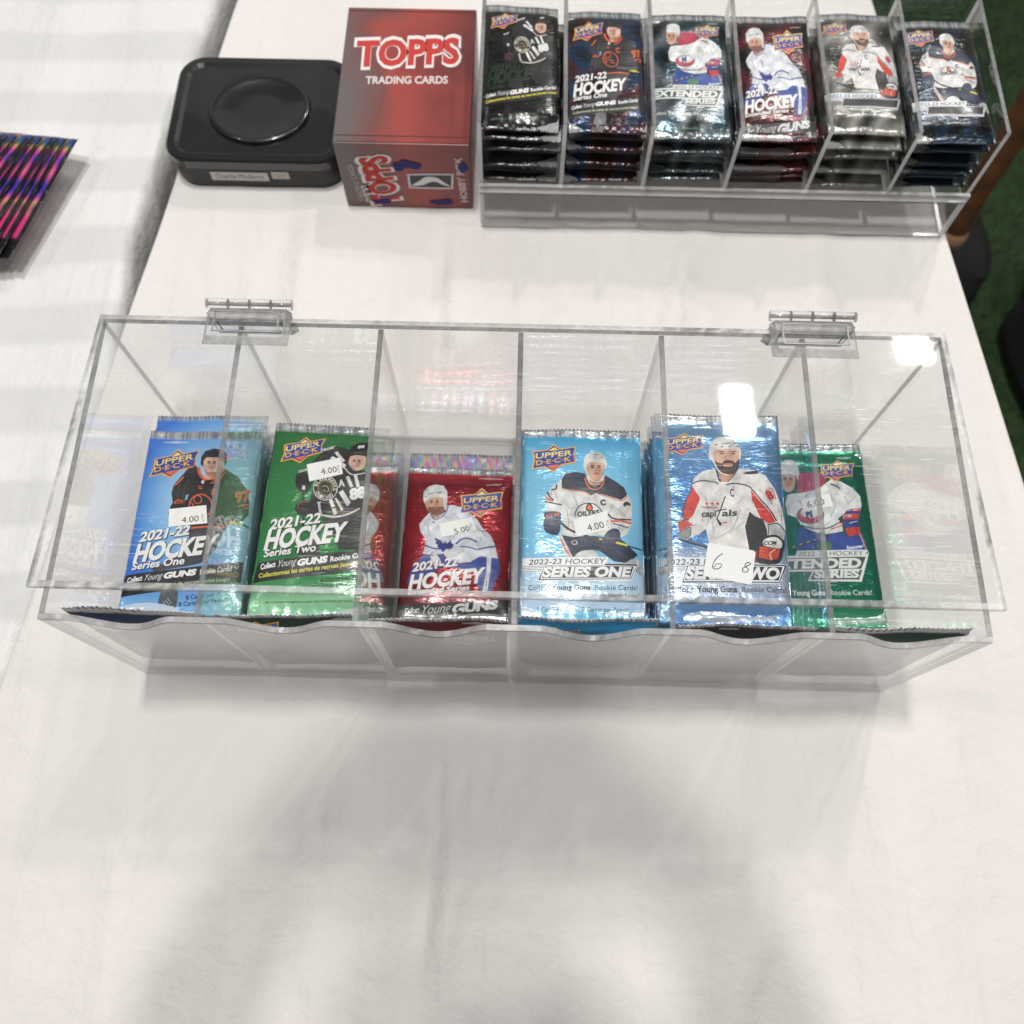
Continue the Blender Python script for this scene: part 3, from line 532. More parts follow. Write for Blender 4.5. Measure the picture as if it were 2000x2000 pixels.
["player",6,"#9c6f5c","s",[49.1,20.2,47.8,20.2,47.8,21.2,49.0,21.2]],
["player",7,"#4a3228","l",0.41,[49.1,20.0,48.3,19.8,47.6,20.1]],
["player",7,"#1f1c20","l",0.47,[48.9,20.7,48.1,20.7]],
["player",6,"#9c6f5c","s",[50.5,20.1,51.8,20.0,52.0,21.0,50.8,21.1]],
["player",7,"#4a3228","l",0.41,[50.5,20.0,51.2,19.7,51.9,19.9]],
["player",7,"#1f1c20","l",0.47,[50.8,20.6,51.6,20.6]],
["player",7,"#8f5f4c","l",0.33,[50.2,20.6,50.5,22.2,50.0,22.5,49.6,22.3]],
["player",7,"#8e3f3a","l",0.47,[49.3,23.6,50.1,23.4,51.1,23.5]],
["player",6,"#a87360","l",0.28,[49.7,24.4,50.8,24.3]],
["player",5,"#1a191b","p",[43.6,22.8,43.5,17.6,46.1,10.7,51.1,7.5,55.9,7.9,59.0,15.2,54.3,17.1,49.4,16.6,45.8,17.6,45.1,22.1]],
["player",6,"#e8e8e8","t","88",[49.6,12.4,53.4,11.6],1.82,0.1,0.05],
["player",6,"#6a6442","l",0.52,[47.9,15.4,52.6,15.0]],
["player",5,"#2a282a","l",0.65,[45.0,22.1,46.7,25.2,49.9,27.0,53.4,25.9]],
["player",4,"#e6e6e6","l",0.65,[43.3,25.0,48.1,29.2,55.3,27.7]],
["player",3,"#e4e4e2","p",[34.4,19.5,36.1,18.1,44.1,23.3,43.0,25.4]],
["player",3,"#e4e4e2","p",[36.6,15.8,38.2,14.8,43.2,20.6,41.6,21.7]],
["player",3,"#e4e4e2","p",[44.7,31.0,46.5,30.0,49.7,36.5,48.0,37.4]],
["player",3,"#e4e4e2","p",[49.2,29.6,50.9,29.0,53.4,36.3,51.6,37.2]],
["player",3,"#e4e4e2","p",[37.0,45.9,38.7,44.9,42.5,53.9,40.8,54.6]],
["player",3,"#e4e4e2","p",[39.9,44.4,40.9,43.9,45.8,51.2,44.6,51.9]],
["player",3,"#e4e4e2","p",[41.8,40.6,44.0,38.9,49.4,46.7,47.5,48.9]],
["player",4,"#a89a4e","l",0.33,[39.4,46.3,43.0,53.7]],
["player",4,"#a89a4e","l",0.33,[41.9,44.8,46.2,50.6]],
["player",3,"#e4e4e2","l",0.98,[33.6,54.9,41.2,55.7,48.2,53.7,54.6,49.8]],
["player",4,"#a89a4e","l",0.39,[33.6,54.5,41.2,55.2,48.2,53.2,54.6,49.3]],
["player",3,"#e6e4dc","p",[41.0,37.9,41.0,40.4,40.2,42.6,38.9,44.4,37.1,45.6,35.0,46.1,32.8,45.8,30.8,44.8,29.0,43.2,27.8,41.1,27.1,38.7,27.1,36.2,27.9,34.0,29.2,32.2,31.0,31.0,33.1,30.5,35.3,30.7,37.4,31.8,39.2,33.4,40.4,35.5]],
["player",4,"#1a191a","p",[40.6,38.0,40.5,40.2,39.8,42.3,38.6,44.0,36.9,45.1,34.9,45.6,32.9,45.3,31.0,44.4,29.3,42.9,28.2,40.9,27.6,38.7,27.6,36.4,28.3,34.3,29.5,32.6,31.2,31.4,33.2,31.0,35.2,31.2,37.2,32.2,38.8,33.7,40.0,35.7]],
["player",5,"#b9a868","c",0.33,[38.1,38.1,38.1,39.3,37.9,40.4,37.3,41.4,36.6,42.2,35.7,42.7,34.6,42.9,33.6,42.8,32.5,42.4,31.6,41.7,30.8,40.8,30.3,39.7,30.0,38.5,30.0,37.3,30.3,36.2,30.8,35.2,31.5,34.4,32.5,33.9,33.5,33.7,34.6,33.8,35.6,34.2,36.6,34.9,37.3,35.8,37.9,36.9]],
["player",5,"#5d563c","p",[37.6,38.1,37.6,39.4,37.2,40.6,36.6,41.6,35.6,42.2,34.6,42.5,33.5,42.3,32.4,41.8,31.5,40.9,30.9,39.8,30.5,38.5,30.5,37.2,30.9,36.0,31.6,35.0,32.5,34.4,33.6,34.1,34.7,34.3,35.7,34.8,36.6,35.7,37.3,36.8]],
["player",6,"#2a2720","s",[31.4,36.6,33.2,35.1,35.9,35.7,36.8,39.3,36.0,41.8,33.6,41.2,31.8,39.5]],
["player",7,"#cfc6a0","l",0.39,[32.2,37.7,34.1,36.9,35.9,38.6,35.6,40.8]],
["player",7,"#cfc6a0","l",0.33,[32.8,39.5,34.5,40.5]],
["player",5,"#e6e4dc","t","B",[29.4,37.6,29.7,36.0],1.76,0,0.03],
["player",5,"#e6e4dc","t","L",[29.7,36.0,30.5,34.7],1.76,0,0.03],
["player",5,"#e6e4dc","t","A",[30.5,34.6,31.7,33.7],1.76,0,0.03],
["player",5,"#e6e4dc","t","C",[31.7,33.7,33.1,33.2],1.76,0,0.03],
["player",5,"#e6e4dc","t","K",[33.2,33.2,34.7,33.3],1.76,0,0.03],
["player",5,"#e6e4dc","t","H",[34.7,33.3,36.1,33.9],1.76,0,0.03],
["player",5,"#e6e4dc","t","A",[36.2,33.9,37.4,35.0],1.76,0,0.03],
["player",5,"#e6e4dc","t","W",[37.4,35.0,38.3,36.4],1.76,0,0.03],
["player",5,"#e6e4dc","t","K",[38.3,36.5,38.7,38.1],1.76,0,0.03],
["player",5,"#e6e4dc","t","S",[38.7,38.1,38.7,39.8],1.76,0,0.03],
["player",5,"#e6e4dc","t","C",[28.7,41.3,29.6,42.7],1.76,0,0.03],
["player",5,"#e6e4dc","t","H",[29.8,42.9,31.0,44.0],1.76,0,0.03],
["player",5,"#e6e4dc","t","I",[31.3,44.2,32.7,44.8],1.76,0,0.03],
["player",5,"#e6e4dc","t","C",[33.1,44.9,34.5,45.1],1.76,0,0.03],
["player",5,"#e6e4dc","t","A",[34.9,45.1,36.3,44.9],1.76,0,0.03],
["player",5,"#e6e4dc","t","G",[36.6,44.7,37.9,44.0],1.76,0,0.03],
["player",5,"#e6e4dc","t","O",[38.1,43.8,39.2,42.7],1.76,0,0.03],
["player",4,"#e6e6e6","t","A",[41.4,37.4,45.1,36.3],4.03,0.1,0.05],
["player",4,"#e6e6e6","t","88",[48.8,44.8,57.8,42.1],6.18,0.1,0.06],
["player",4,"#cfcfcf","t","bauer",[28.9,15.7,36.9,12.7],2.21,0.3,0.04],
["player",3,"#171618","s",[16.8,30.8,21.5,29.1,25.5,33.3,25.5,39.9,22.6,42.3,19.0,40.2,16.9,36.7]],
["player",4,"#171618","s",[18.5,51.7,20.0,48.1,26.4,46.9,31.8,47.5,35.8,53.7,25.0,56.0,20.2,54.5]],
["player",5,"#b8363a","l",0.39,[20.1,51.0,20.4,48.4,23.8,47.2,25.9,47.8]],
["player",5,"#b8363a","l",0.39,[24.4,51.8,21.8,51.6]],
["player",5,"#e0e0e0","t","bauer",[30.7,47.2,32.8,54.9],1.95,0,0.03],
["player",4,"#d0d0d0","t","bauer",[18.1,29.6,23.0,27.5],1.69,0.2,0.03],
["player",4,"#201f22","l",1.3,[21.8,39.3,22.9,47.9]],
["player",5,"#201f22","l",1.17,[23.4,52.2,24.5,62.8]],
["player",6,"#d8d8d8","l",1.69,[21.8,37.5,22.0,40.0]],
["lettering",5,"#14281a","t","2021-22",[6.7,65.5,34.4,59.6],5.59,0.3,0.05],
["lettering",5,"#14281a","t","HOCKEY",[5.6,77.1,49.3,69.7],10.4,0.28,0.060000000000000005],
["lettering",5,"#14281a","t","Series Two",[5.7,81.8,33.9,76.8],4.16,0.25,0.04],
["lettering",6,"#eceae8","t","2021-22",[6.3,65.1,34.1,59.3],5.59,0.3,0.035],
["lettering",6,"#eceae8","t","HOCKEY",[5.3,76.8,49.0,69.3],10.4,0.28,0.045000000000000005],
["lettering",6,"#eceae8","t","Series Two",[5.3,81.5,33.5,76.5],4.16,0.25,0.025],
["lettering",2,"#1f2020","p",[2.3,84.9,65.2,73.0,64.9,85.7,0.8,96.5]],
["lettering",3,"#f0f0f0","t","Collect",[4.4,88.7,12.6,86.7],2.99,0.15,0.03],
["lettering",3,"#f0f0f0","t","Young",[13.6,87.3,23.7,84.9],4.03,0.5,-0.01],
["lettering",3,"#f0f0f0","t","GUNS",[24.3,85.7,40.5,82.5],3.38,0.3,0.06],
["lettering",3,"#f0f0f0","t","Rookie Cards!",[42.1,82.3,63.8,78.0],2.86,0.15,0.03],
["lettering",3,"#dfd447","t","Collectionnez les cartes de recrues Jeunes Loups!",[4.0,93.6,64.5,82.0],2.47,0.15,0.02],
["lettering",3,"#16301c","t","8 Cards per Pack",[38.1,94.9,61.2,90.5],2.47,0.12,0.01],
["lettering",3,"#16301c","t","8 Cartes par Paquet",[34.2,98.8,61.6,93.8],2.47,0.12,0.01],
["lettering",3,"#2c5a34","t","MAY CONTAIN REDEMPTION CARDS / PEUT CONTENIR DES CARTES",[9.5,107.7,56.4,104.5],0.98,0,0.01],
["sticker",9,"#f6f5f2","p",[21.7,24.3,40.3,18.8,42.9,29.1,24.6,34.8]],
["sticker_text",10,"#333333","t","4.00",[30.8,30.2,39.5,28.0],3.64,0,0],
["sticker_text",10,"#666666","t","+TX",[41.7,28.4,40.2,23.5],1.56,0.0,0.0]],3:[["logo",2,"#f0b429","p",[46.8,13.9,50.8,18.2,60.3,16.1,59.2,22.9,60.1,29.7,51.4,32.1,46.9,37.6,41.2,33.6,33.6,35.1,34.9,27.9,33.8,20.4,42.8,19.0]],
["logo",3,"#e8703a","p",[34.6,34.2,35.6,28.4,59.7,23.7,59.7,29.1,51.3,31.4,46.9,36.6,41.4,32.9]],
["logo",4,"#24459c","p",[46.8,15.3,50.6,19.1,59.5,17.0,58.5,22.9,59.3,28.7,51.1,31.0,46.8,36.1,41.6,32.5,34.7,33.9,35.7,27.9,34.7,21.1,42.9,19.8]],
["logo",5,"#f7d873","p",[46.8,16.8,50.0,19.3,43.6,20.2]],
["logo",5,"#e8703a","p",[43.0,32.5,50.3,31.4,46.8,35.1]],
["logo",5,"#f7d873","t","UPPER",[36.1,26.6,57.9,23.5],3.78,0.2,0.018],
["logo",5,"#f0b429","t","D·E·C·K",[36.4,31.8,57.4,28.3],3.33,0.15,0.018],
["player",1,"#24479f","p",[13.3,67.3,19.0,67.5,23.7,63.3,26.8,69.4,39.0,73.2,45.8,67.7,51.4,65.7,59.2,68.0,60.4,77.6,55.4,93.2,49.1,95.2,45.6,78.2,25.1,75.6,11.8,88.2,4.9,88.7,7.0,78.9]],
["player",2,"#dfe1e6","p",[52.0,64.8,55.0,64.7,54.8,77.8,53.4,93.3,50.4,93.5,52.4,77.9]],
["player",3,"#1d1d1f","l",0.43,[52.9,84.8,52.5,89.1]],
["player",2,"#e4e7ee","p",[15.5,34.9,11.6,40.5,9.7,44.2,10.7,49.6,13.9,54.8,14.3,61.1,13.2,66.4,18.9,67.1,25.9,65.9,28.3,70.2,35.5,72.7,42.5,71.4,47.9,66.8,58.9,68.1,56.7,58.5,54.3,51.4,48.4,45.4,45.2,39.2,36.9,30.4,29.6,28.4,26.0,28.5,25.5,33.6,20.1,38.4]],
["player",3,"#bfc3cc","l",0.93,[14.7,44.0,16.6,52.9]],
["player",3,"#bfc3cc","l",0.93,[29.9,34.3,34.5,39.6]],
["player",3,"#bfc3cc","l",0.93,[38.5,62.7,31.7,68.3]],
["player",3,"#bfc3cc","l",0.93,[44.0,42.9,50.8,51.6]],
["player",3,"#bfc3cc","l",0.93,[46.1,58.9,48.7,52.5]],
["player",3,"#bfc3cc","l",0.93,[17.3,63.6,14.6,65.5]],
["player",3,"#c29078","p",[15.5,34.0,18.3,39.4,21.2,39.2,24.1,32.7]],
["player",4,"#25408c","l",0.64,[16.3,35.8,18.3,39.8,21.2,39.7,25.6,34.5,26.7,28.5]],
["player",4,"#25305c","l",0.86,[18.0,41.6,18.8,43.0]],
["player",4,"#d3a48c","s",[11.8,24.0,19.1,21.4,23.6,22.6,24.8,30.0,23.4,34.6,20.0,36.7,15.5,34.6,12.9,30.4]],
["player",5,"#86594a","s",[14.2,30.8,18.1,30.4,22.4,29.9,24.3,30.0,23.6,34.6,20.3,37.0,15.9,35.2]],
["player",6,"#b98670","s",[19.4,26.5,20.6,26.0,20.8,29.1,19.6,31.7,19.0,31.3]],
["player",7,"#9c6f5c","s",[17.0,26.0,15.4,25.9,15.4,27.3,16.9,27.4]],
["player",8,"#4a3228","l",0.51,[17.0,25.7,16.1,25.4,15.2,25.8]],
["player",8,"#1f1c20","l",0.58,[16.7,26.7,15.8,26.7]],
["player",7,"#9c6f5c","s",[18.7,25.9,20.3,25.7,20.5,27.1,19.1,27.3]],
["player",8,"#4a3228","l",0.51,[18.7,25.7,19.6,25.3,20.5,25.6]],
["player",8,"#1f1c20","l",0.58,[19.1,26.6,20.0,26.5]],
["player",8,"#8f5f4c","l",0.41,[18.3,26.6,18.7,28.7,18.1,29.2,17.5,28.9]],
["player",8,"#8e3f3a","l",0.58,[17.1,30.7,18.1,30.5,19.3,30.6]],
["player",7,"#a87360","l",0.34,[17.5,31.7,18.9,31.7]],
["player",5,"#e2e2e2","p",[10.9,25.0,10.7,18.5,13.5,14.2,17.8,12.4,22.9,13.3,25.4,17.9,25.9,24.4,25.4,33.1,24.0,30.0,23.1,22.8,19.1,22.3,14.1,24.1,11.8,27.3]],
["player",6,"#50525c","t","42",[19.3,20.0,22.2,19.2],1.43,0.1,0.04],
["player",6,"#50525c","l",0.5,[13.2,20.3,17.8,19.0]],
["player",6,"#50525c","l",0.57,[11.5,22.6,12.9,22.1]],
["player",4,"#2a3590","p",[19.4,53.6,24.0,56.2,25.2,58.5,26.1,56.8,27.6,58.4,29.7,55.3,30.2,57.8,31.7,58.6,31.1,61.3,29.3,62.8,27.5,62.5,25.3,65.2,23.8,62.6,21.8,60.9,22.0,59.4,20.4,58.2,20.9,56.8]],
["player",4,"#2a3590","l",1.0,[14.2,60.0,18.6,61.9,23.8,62.6]],
["player",4,"#2a3590","l",1.15,[33.0,58.4,36.0,54.8,40.2,53.8,45.9,56.4]],
["player",4,"#2a3590","l",0.93,[35.5,60.2,41.2,60.5,45.9,62.3]],
["player",4,"#2a3590","l",1.22,[46.4,62.1,51.1,60.4,57.3,59.1]],
["player",4,"#2a3590","l",0.72,[22.9,44.6,23.4,48.2,24.6,52.6]],
["player",4,"#8a90a0","l",0.43,[44.1,46.5,50.6,48.2]],
["player",3,"#e4e4e4","s",[18.0,68.4,21.8,66.9,25.0,73.8,20.9,75.7]],
["player",4,"#3a4060","t","C",[18.6,67.9,20.4,67.4],2.15,0,0.04],
["lettering",4,"#4c0c12","t","2021-22",[8.4,80.2,35.5,74.8],5.87,0.3,0.05],
["lettering",4,"#4c0c12","t","HOCKEY",[7.3,93.5,51.8,86.2],10.02,0.28,0.060000000000000005],
["lettering",4,"#4c0c12","t","Extended Series",[6.8,97.5,43.2,92.2],3.29,0.25,0.04],
["lettering",5,"#eeecea","t","2021-22",[8.1,79.9,35.2,74.4],5.87,0.3,0.035],
["lettering",5,"#eeecea","t","HOCKEY",[7.0,93.2,51.5,85.9],10.02,0.28,0.045000000000000005],
["lettering",5,"#eeecea","t","Extended Series",[6.5,97.1,42.9,91.9],3.29,0.25,0.025],
["lettering",2,"#3c3c3e","p",[0.2,105.0,65.9,98.3,65.1,112.6,0.1,116.2]],
["lettering",3,"#dcdcdc","t","Collect",[5.3,109.9,13.9,108.7],3.29,0.1,0.03],
["lettering",3,"#dcdcdc","t","Young",[14.8,110.1,32.1,107.6],5.73,0.5,-0.01],
["lettering",3,"#dcdcdc","t","GUNS",[33.2,108.7,60.2,104.2],5.15,0.3,0.06],
["lettering",3,"#d0d0d0","t","Rookie Cards",[44.4,111.9,60.9,109.5],2.43,0,0.03],
["lettering",3,"#d0a8a8","t","HOBBY",[49.9,12.5,59.6,11.1],1.58,0,0.02],
["sticker",9,"#f6f5f2","p",[21.9,43.3,41.7,37.3,44.7,47.5,24.0,53.7]],
["sticker_text",10,"#333333","t","5.00",[32.2,51.0,41.2,47.9],4.01,0,0],
["sticker_text",10,"#666666","t","+TX",[43.1,47.2,41.9,42.5],1.58,0.0,0.0]]}


CUT = 2.6
_txt = {}
def text_geo(s, bold):
    k = (s, bold)
    if k not in _txt:
        cu = bpy.data.curves.new('t', 'FONT'); cu.body = s; cu.size = 1; cu.offset = bold; cu.resolution_u = 3
        o = bpy.data.objects.new('t', cu); COL.objects.link(o)
        dg = bpy.context.evaluated_depsgraph_get(); me = o.evaluated_get(dg).to_mesh()
        vs_ = [(v.co.x, v.co.y) for v in me.vertices]; fs_ = [tuple(p.vertices) for p in me.polygons]
        o.evaluated_get(dg).to_mesh_clear(); bpy.data.objects.remove(o); bpy.data.curves.remove(cu)
        _txt[k] = (vs_, fs_)
    return _txt[k]
CAP = max(v[1] for v in text_geo('H', 0)[0])
def smooth_loop(p, n=4):
    out = []; m = len(p)
    for i in range(m):
        a, b, c, d = p[i - 1], p[i], p[(i + 1) % m], p[(i + 2) % m]
        for j in range(n):
            t = j / n
            out.append(tuple(.5 * (2 * b[k] + (c[k] - a[k]) * t + (2 * a[k] - 5 * b[k] + 4 * c[k] - d[k]) * t * t + (3 * b[k] - a[k] - 3 * c[k] + d[k]) * t ** 3) for k in (0, 1)))
    return out
def smooth_open(p, n=4):
    if len(p) < 3: return p
    q = [p[0]] + p + [p[-1]]; out = []
    for i in range(1, len(q) - 2):
        a, b, c, d = q[i - 1], q[i], q[i + 1], q[i + 2]
        for j in range(n):
            t = j / n
            out.append(tuple(.5 * (2 * b[k] + (c[k] - a[k]) * t + (2 * a[k] - 5 * b[k] + 4 * c[k] - d[k]) * t * t + (3 * b[k] - a[k] - 3 * c[k] + d[k]) * t ** 3) for k in (0, 1)))
    return out + [p[-1]]
def stroke(p, w, closed):
    m = len(p); L_, R_ = [], []
    for i in range(m):
        a = p[i - 1] if (i or closed) else p[i]; b = p[(i + 1) % m] if (i < m - 1 or closed) else p[i]
        dx, dy = b[0] - a[0], b[1] - a[1]; l = math.hypot(dx, dy) or 1
        L_.append((p[i][0] - dy / l * w / 2, p[i][1] + dx / l * w / 2)); R_.append((p[i][0] + dy / l * w / 2, p[i][1] - dx / l * w / 2))
    vs_ = L_ + R_; fs_ = [(i, (i + 1) % m, m + (i + 1) % m, m + i) for i in range(m if closed else m - 1)]
    return vs_, fs_
def element_geo(e):
    k = e[3]
    if k in 'ps':
        f = e[4]; p = [(f[i], f[i + 1]) for i in range(0, len(f), 2)]
        if k == 's': p = smooth_loop(p)
        return p, [tuple(t) for t in tessellate_polygon([[Vector((a, b, 0)) for a, b in p]])]
    if k in 'lc':
        f = e[5]; p = [(f[i], f[i + 1]) for i in range(0, len(f), 2)]
        return stroke(p if k == 'c' else smooth_open(p), e[4], k == 'c')
    s, (u0, v0, u1, v1), h, sh, bo = e[4:9]
    vs_, fs_ = text_geo(s, bo)
    x0 = min(v[0] for v in vs_); x1 = max(v[0] for v in vs_)
    dx, dy = u1 - u0, v1 - v0; l = math.hypot(dx, dy); ux, uy = dx / l, dy / l
    k = l / ((x1 - x0) or 1); out = []
    for x, y in vs_:
        Y = y / CAP * h; X = (x - x0) * k + Y * sh - h * sh * .3
        out.append((u0 + ux * X + uy * Y, v0 + uy * X - ux * Y))
    return out, fs_
PW, PH = 66.0, 116.0
def clampuv(p): return (min(max(p[0], .4), PW - .4), min(max(p[1], .5), PH - .6))
def art_mesh(name, els, surf, base=.05, step=.035, clamp=True):
    V, F, C = [], [], []
    for e in els:
        vs_, fs_ = element_geo(e)
        bm = bmesh.new(); bv = [bm.verts.new((a, b, 0)) for a, b in vs_]
        for f in fs_:
            try: bm.faces.new([bv[i] for i in f])
            except ValueError: pass
        for ax in (0, 1):
            lo = min(v.co[ax] for v in bm.verts); hi = max(v.co[ax] for v in bm.verts)
            k = math.ceil(lo / CUT)
            while k * CUT < hi:
                co = [0, 0, 0]; no = [0, 0, 0]; co[ax] = k * CUT; no[ax] = 1
                bmesh.ops.bisect_plane(bm, geom=bm.verts[:] + bm.edges[:] + bm.faces[:], plane_co=co, plane_no=no, dist=1e-5); k += 1
        bmesh.ops.triangulate(bm, faces=bm.faces[:])
        n0 = len(V); c = srgb(e[2])
        bm.verts.index_update()
        for v in bm.verts:
            u, w = clampuv(v.co[:2]) if clamp else v.co[:2]; x, y, z = surf(u, w); V.append((x, y, z + (base + step * e[1]) / 1000))
            if e[0] == 'player' and e[3] in 'ps':
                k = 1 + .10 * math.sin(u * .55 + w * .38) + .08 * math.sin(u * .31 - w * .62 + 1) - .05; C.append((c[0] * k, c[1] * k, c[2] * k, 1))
            else: C.append(c)
        for f in bm.faces:
            q = [n0 + v.index for v in f.verts]
            a, b, d = (V[i] for i in q)
            if (b[0] - a[0]) * (d[1] - a[1]) - (b[1] - a[1]) * (d[0] - a[0]) < 0: q.reverse()
            F.append(q)
        bm.free()
    me = bpy.data.meshes.new(name); me.from_pydata(V, [], F)
    at = me.color_attributes.new('ink', 'FLOAT_COLOR', 'POINT')
    at.data.foreach_set('color', [x for c in C for x in c])
    for p in me.polygons: p.use_smooth = True
    return me

# ------------------------------------------------------------------ foil packs
def surf_fn(seed, T, wr=1.0):
    a = [random.Random(seed * 31 + i).uniform(0, 6.28) for i in range(6)]
    def s(u, v):
        px = max(0., 1 - abs(2 * u / PW - 1) ** 5) ** .55
        t = min(max((v - 2) / 11, 0), 1) * min(max((PH - 5 - v) / 11, 0), 1); py = t * t * (3 - 2 * t)
        w = .10 * math.sin(u * .23 + v * .11 + a[0]) + .07 * math.sin(u * .13 - v * .27 + a[1]) + .06 * math.sin(v * .42 + u * .06 + a[2])
        edge = (1 - py)
        cr = .10 * math.sin(u * .9 + a[3]) * edge * max(0, 1 - edge * .4)
        warp = edge * (.9 * math.sin(u * .07 + a[4]) + .4 * math.sin(u * .17 + a[5]))
        return ((u - PW / 2) / 1000, (PH / 2 - v) / 1000, (T * px * py + (w * py + cr) * wr + warp * .8 + .25) / 1000)
    return s
def mixc(a, b, t): return tuple(x + (y - x) * t for x, y in zip(a, b))
def grad(stops, t):
    t = min(max(t, 0), 1)
    for (p, a), (q, b) in zip(stops, stops[1:]):
        if t <= q: return mixc(srgb(a), srgb(b), (t - p) / ((q - p) or 1))
    return srgb(stops[-1][1])
SILVER = '#eceef0'
def d1(u, v):
    t = math.hypot((u - 40) / 45, (v - 45) / 60)
    c = grad([(0, '#c8e2f2'), (.45, '#9ac8ea'), (.8, '#5f9ae0'), (1, '#3f76d2')], t)
    if v > 92: c = mixc(c, srgb('#7fb4e6'), min(1, (v - 92) / 16))
    r = max(0, (u - 48) / 18); return mixc(c, srgb('#b4dcea'), min(1, r) * .8), .08
def d2(u, v):
    s = v + u * .1
    c = grad([(0, '#2a6a38'), (.35, '#37824a'), (.7, '#37824c'), (.84, '#4a9460'), (.9, '#98cfa6'), (1, '#78b78a')], s / 120)
    return c, .15
def d3(u, v):
    c = grad([(0, '#c42836'), (.1, '#7c121e'), (.45, '#a01a28'), (.8, '#7c1422'), (1, '#5a5a5c')], v / 116)
    return c, .45
def d4(u, v):
    c = grad([(0, '#3f9fd2'), (.12, '#6fbbe2'), (.4, '#8acbea'), (.66, '#7cc0e6'), (.745, '#b9d8ee'), (.93, '#c3dcf2'), (.955, '#7fc2e0'), (1, '#6fb8dc')], v / 116)
    return c, .1
def d5(u, v):
    c = grad([(0, '#9cc2e6'), (.1, '#7aa6d2'), (.3, '#6690c0'), (.62, '#5f8abc'), (.68, '#b4c6de'), (.84, '#c0cce0'), (.9, '#7fa8d8'), (1, '#6f9fd6')], v / 116)
    return c, .62
def d6(u, v):
    c = grad([(0, '#2c9a70'), (.12, '#147058'), (.5, '#127458'), (.85, '#187a60'), (.93, '#58b88e'), (1, '#6cc49c')], v / 116)
    return c, .66
DES = {1: d1, 2: d2, 3: d3, 4: d4, 5: d5, 6: d6}
def wrapper_mesh(name, surf, design, nu=60, nv=56, crimp=True):
    V, F, C, M_ = [], [], [], []
    def rowv(j):
        return -3.5 + (PH + 3.5) * j / nv
    for side in (0, 1):
        for j in range(nv + 1):
            v = rowv(j)
            for i in range(nu + 1):
                u = PW * i / nu
                x, y, z = surf(u, min(max(v, 0), PH))
                y = (PH / 2 - v) / 1000
                if j in (0, nv) and i % 2: y += (.0011 if j == 0 else -.0011) * -1
                if side: z = -z * .9 + .0004 if 3 < v < PH - 4 else z - .0003
                if v < 1.2 or v > PH - 3.2: z += .00024 * (1 if i % 2 else -1)
                V.append((x, y, z))
                if crimp and v < 1.0: c, m = mixc(srgb(SILVER), srgb('#9aa0a6'), .5 + .5 * math.sin(u * 1.9 + math.sin(u * .6) * 3)), .7
                else:
                    c, m = design(u, max(v, 0))
                    if side: c = mixc(c, srgb('#e8e8e8'), .55)
                C.append(c); M_.append(m)
    n = (nu + 1) * (nv + 1)
    for side in (0, 1):
        for j in range(nv):
            for i in range(nu):
                a = side * n + j * (nu + 1) + i; q = (a, a + nu + 1, a + nu + 2, a + 1)
                F.append(q if side == 0 else q[::-1])
    for j in range(nv):
        a = j * (nu + 1); b = a + nu + 1; F.append((a, n + a, n + b, b)); F.append((a + nu, b + nu, n + b + nu, n + a + nu))
    for i in range(nu):
        F.append((i, i + 1, n + i + 1, n + i)); k = nv * (nu + 1) + i; F.append((k, n + k, n + k + 1, k + 1))
    me = bpy.data.meshes.new(name); me.from_pydata(V, [], F)
    me.color_attributes.new('ink', 'FLOAT_COLOR', 'POINT').data.foreach_set('color', [x for c in C for x in c])
    me.attributes.new('foil', 'FLOAT', 'POINT').data.foreach_set('value', M_)
    for p in me.polygons: p.use_smooth = True
    return me
PARTNAME = {'logo': 'printed_logo', 'player': 'printed_player', 'lettering': 'printed_lettering'}
_art = {}
def make_pack(k, loc, rot, label, group, parts=('logo', 'player', 'lettering', 'sticker'), design=None, length=.12, crimp=True, skin='foil'):
    root = empty('card_pack', loc, rot); tag(root, label, 'card pack', group); root.scale = (SX, length / .116, 1.1)
    s = surf_fn(k, 3.2)
    obj('wrapper', wrapper_mesh('wrapper', s, design or DES[k], crimp=crimp), root, (MAT[skin],))
    A = ART[k]
    for p in parts:
        if p == 'sticker':
            st = obj('price_sticker', art_mesh('price_sticker', [e for e in A if e[0] == 'sticker'], s, .12), root, (MAT['paper'],))
            obj('price', art_mesh('price', [e for e in A if e[0] == 'sticker_text'], s, .14), st, (MAT['paper'],))
        else:
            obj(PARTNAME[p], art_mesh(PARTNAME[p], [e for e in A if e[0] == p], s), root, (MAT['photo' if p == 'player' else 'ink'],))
    return root
_low = {}
def low_pack(k, loc, rot, label, group):
    root = empty('card_pack', loc, rot); tag(root, label, 'card pack', group); root.scale = (SX, 1.034, 1.1)
    if k not in _low: _low[k] = wrapper_mesh('wrapper', surf_fn(k + 40, 3.0), DES[k], 56, 26); _low[k].materials.append(MAT['foil'])
    o = bpy.data.objects.new('wrapper', _low[k]); COL.objects.link(o); o.parent = root; return root
D = math.radians
NAME = {1: 'blue', 2: 'green', 3: 'dark red', 4: 'light blue', 5: 'steel blue', 6: 'emerald'}
POS = {1: 'leftmost stack', 2: 'second stack from the left', 3: 'third stack from the left', 4: 'fourth stack from the left', 5: 'fifth stack from the left', 6: 'rightmost stack'}
TOP = {1: ((-.1981, .0798, .0715), .5, -.9, -.3, .1187), 2: ((-.1197, .0817, .0740), -1.5, .6, 0, .1230), 3: ((-.0398, .0864, .0205), -.8, -1.2, .9, .1070),
       4: ((.0389, .0789, .0880), .2, .9, .8, .1172), 5: ((.1151, .0745, .1150), -.4, 1.0, 1.4, .1235), 6: ((.1990, .0960, .0300), 1.7, .9, 0, .1250)}
SX = .072 / 66 * 1000
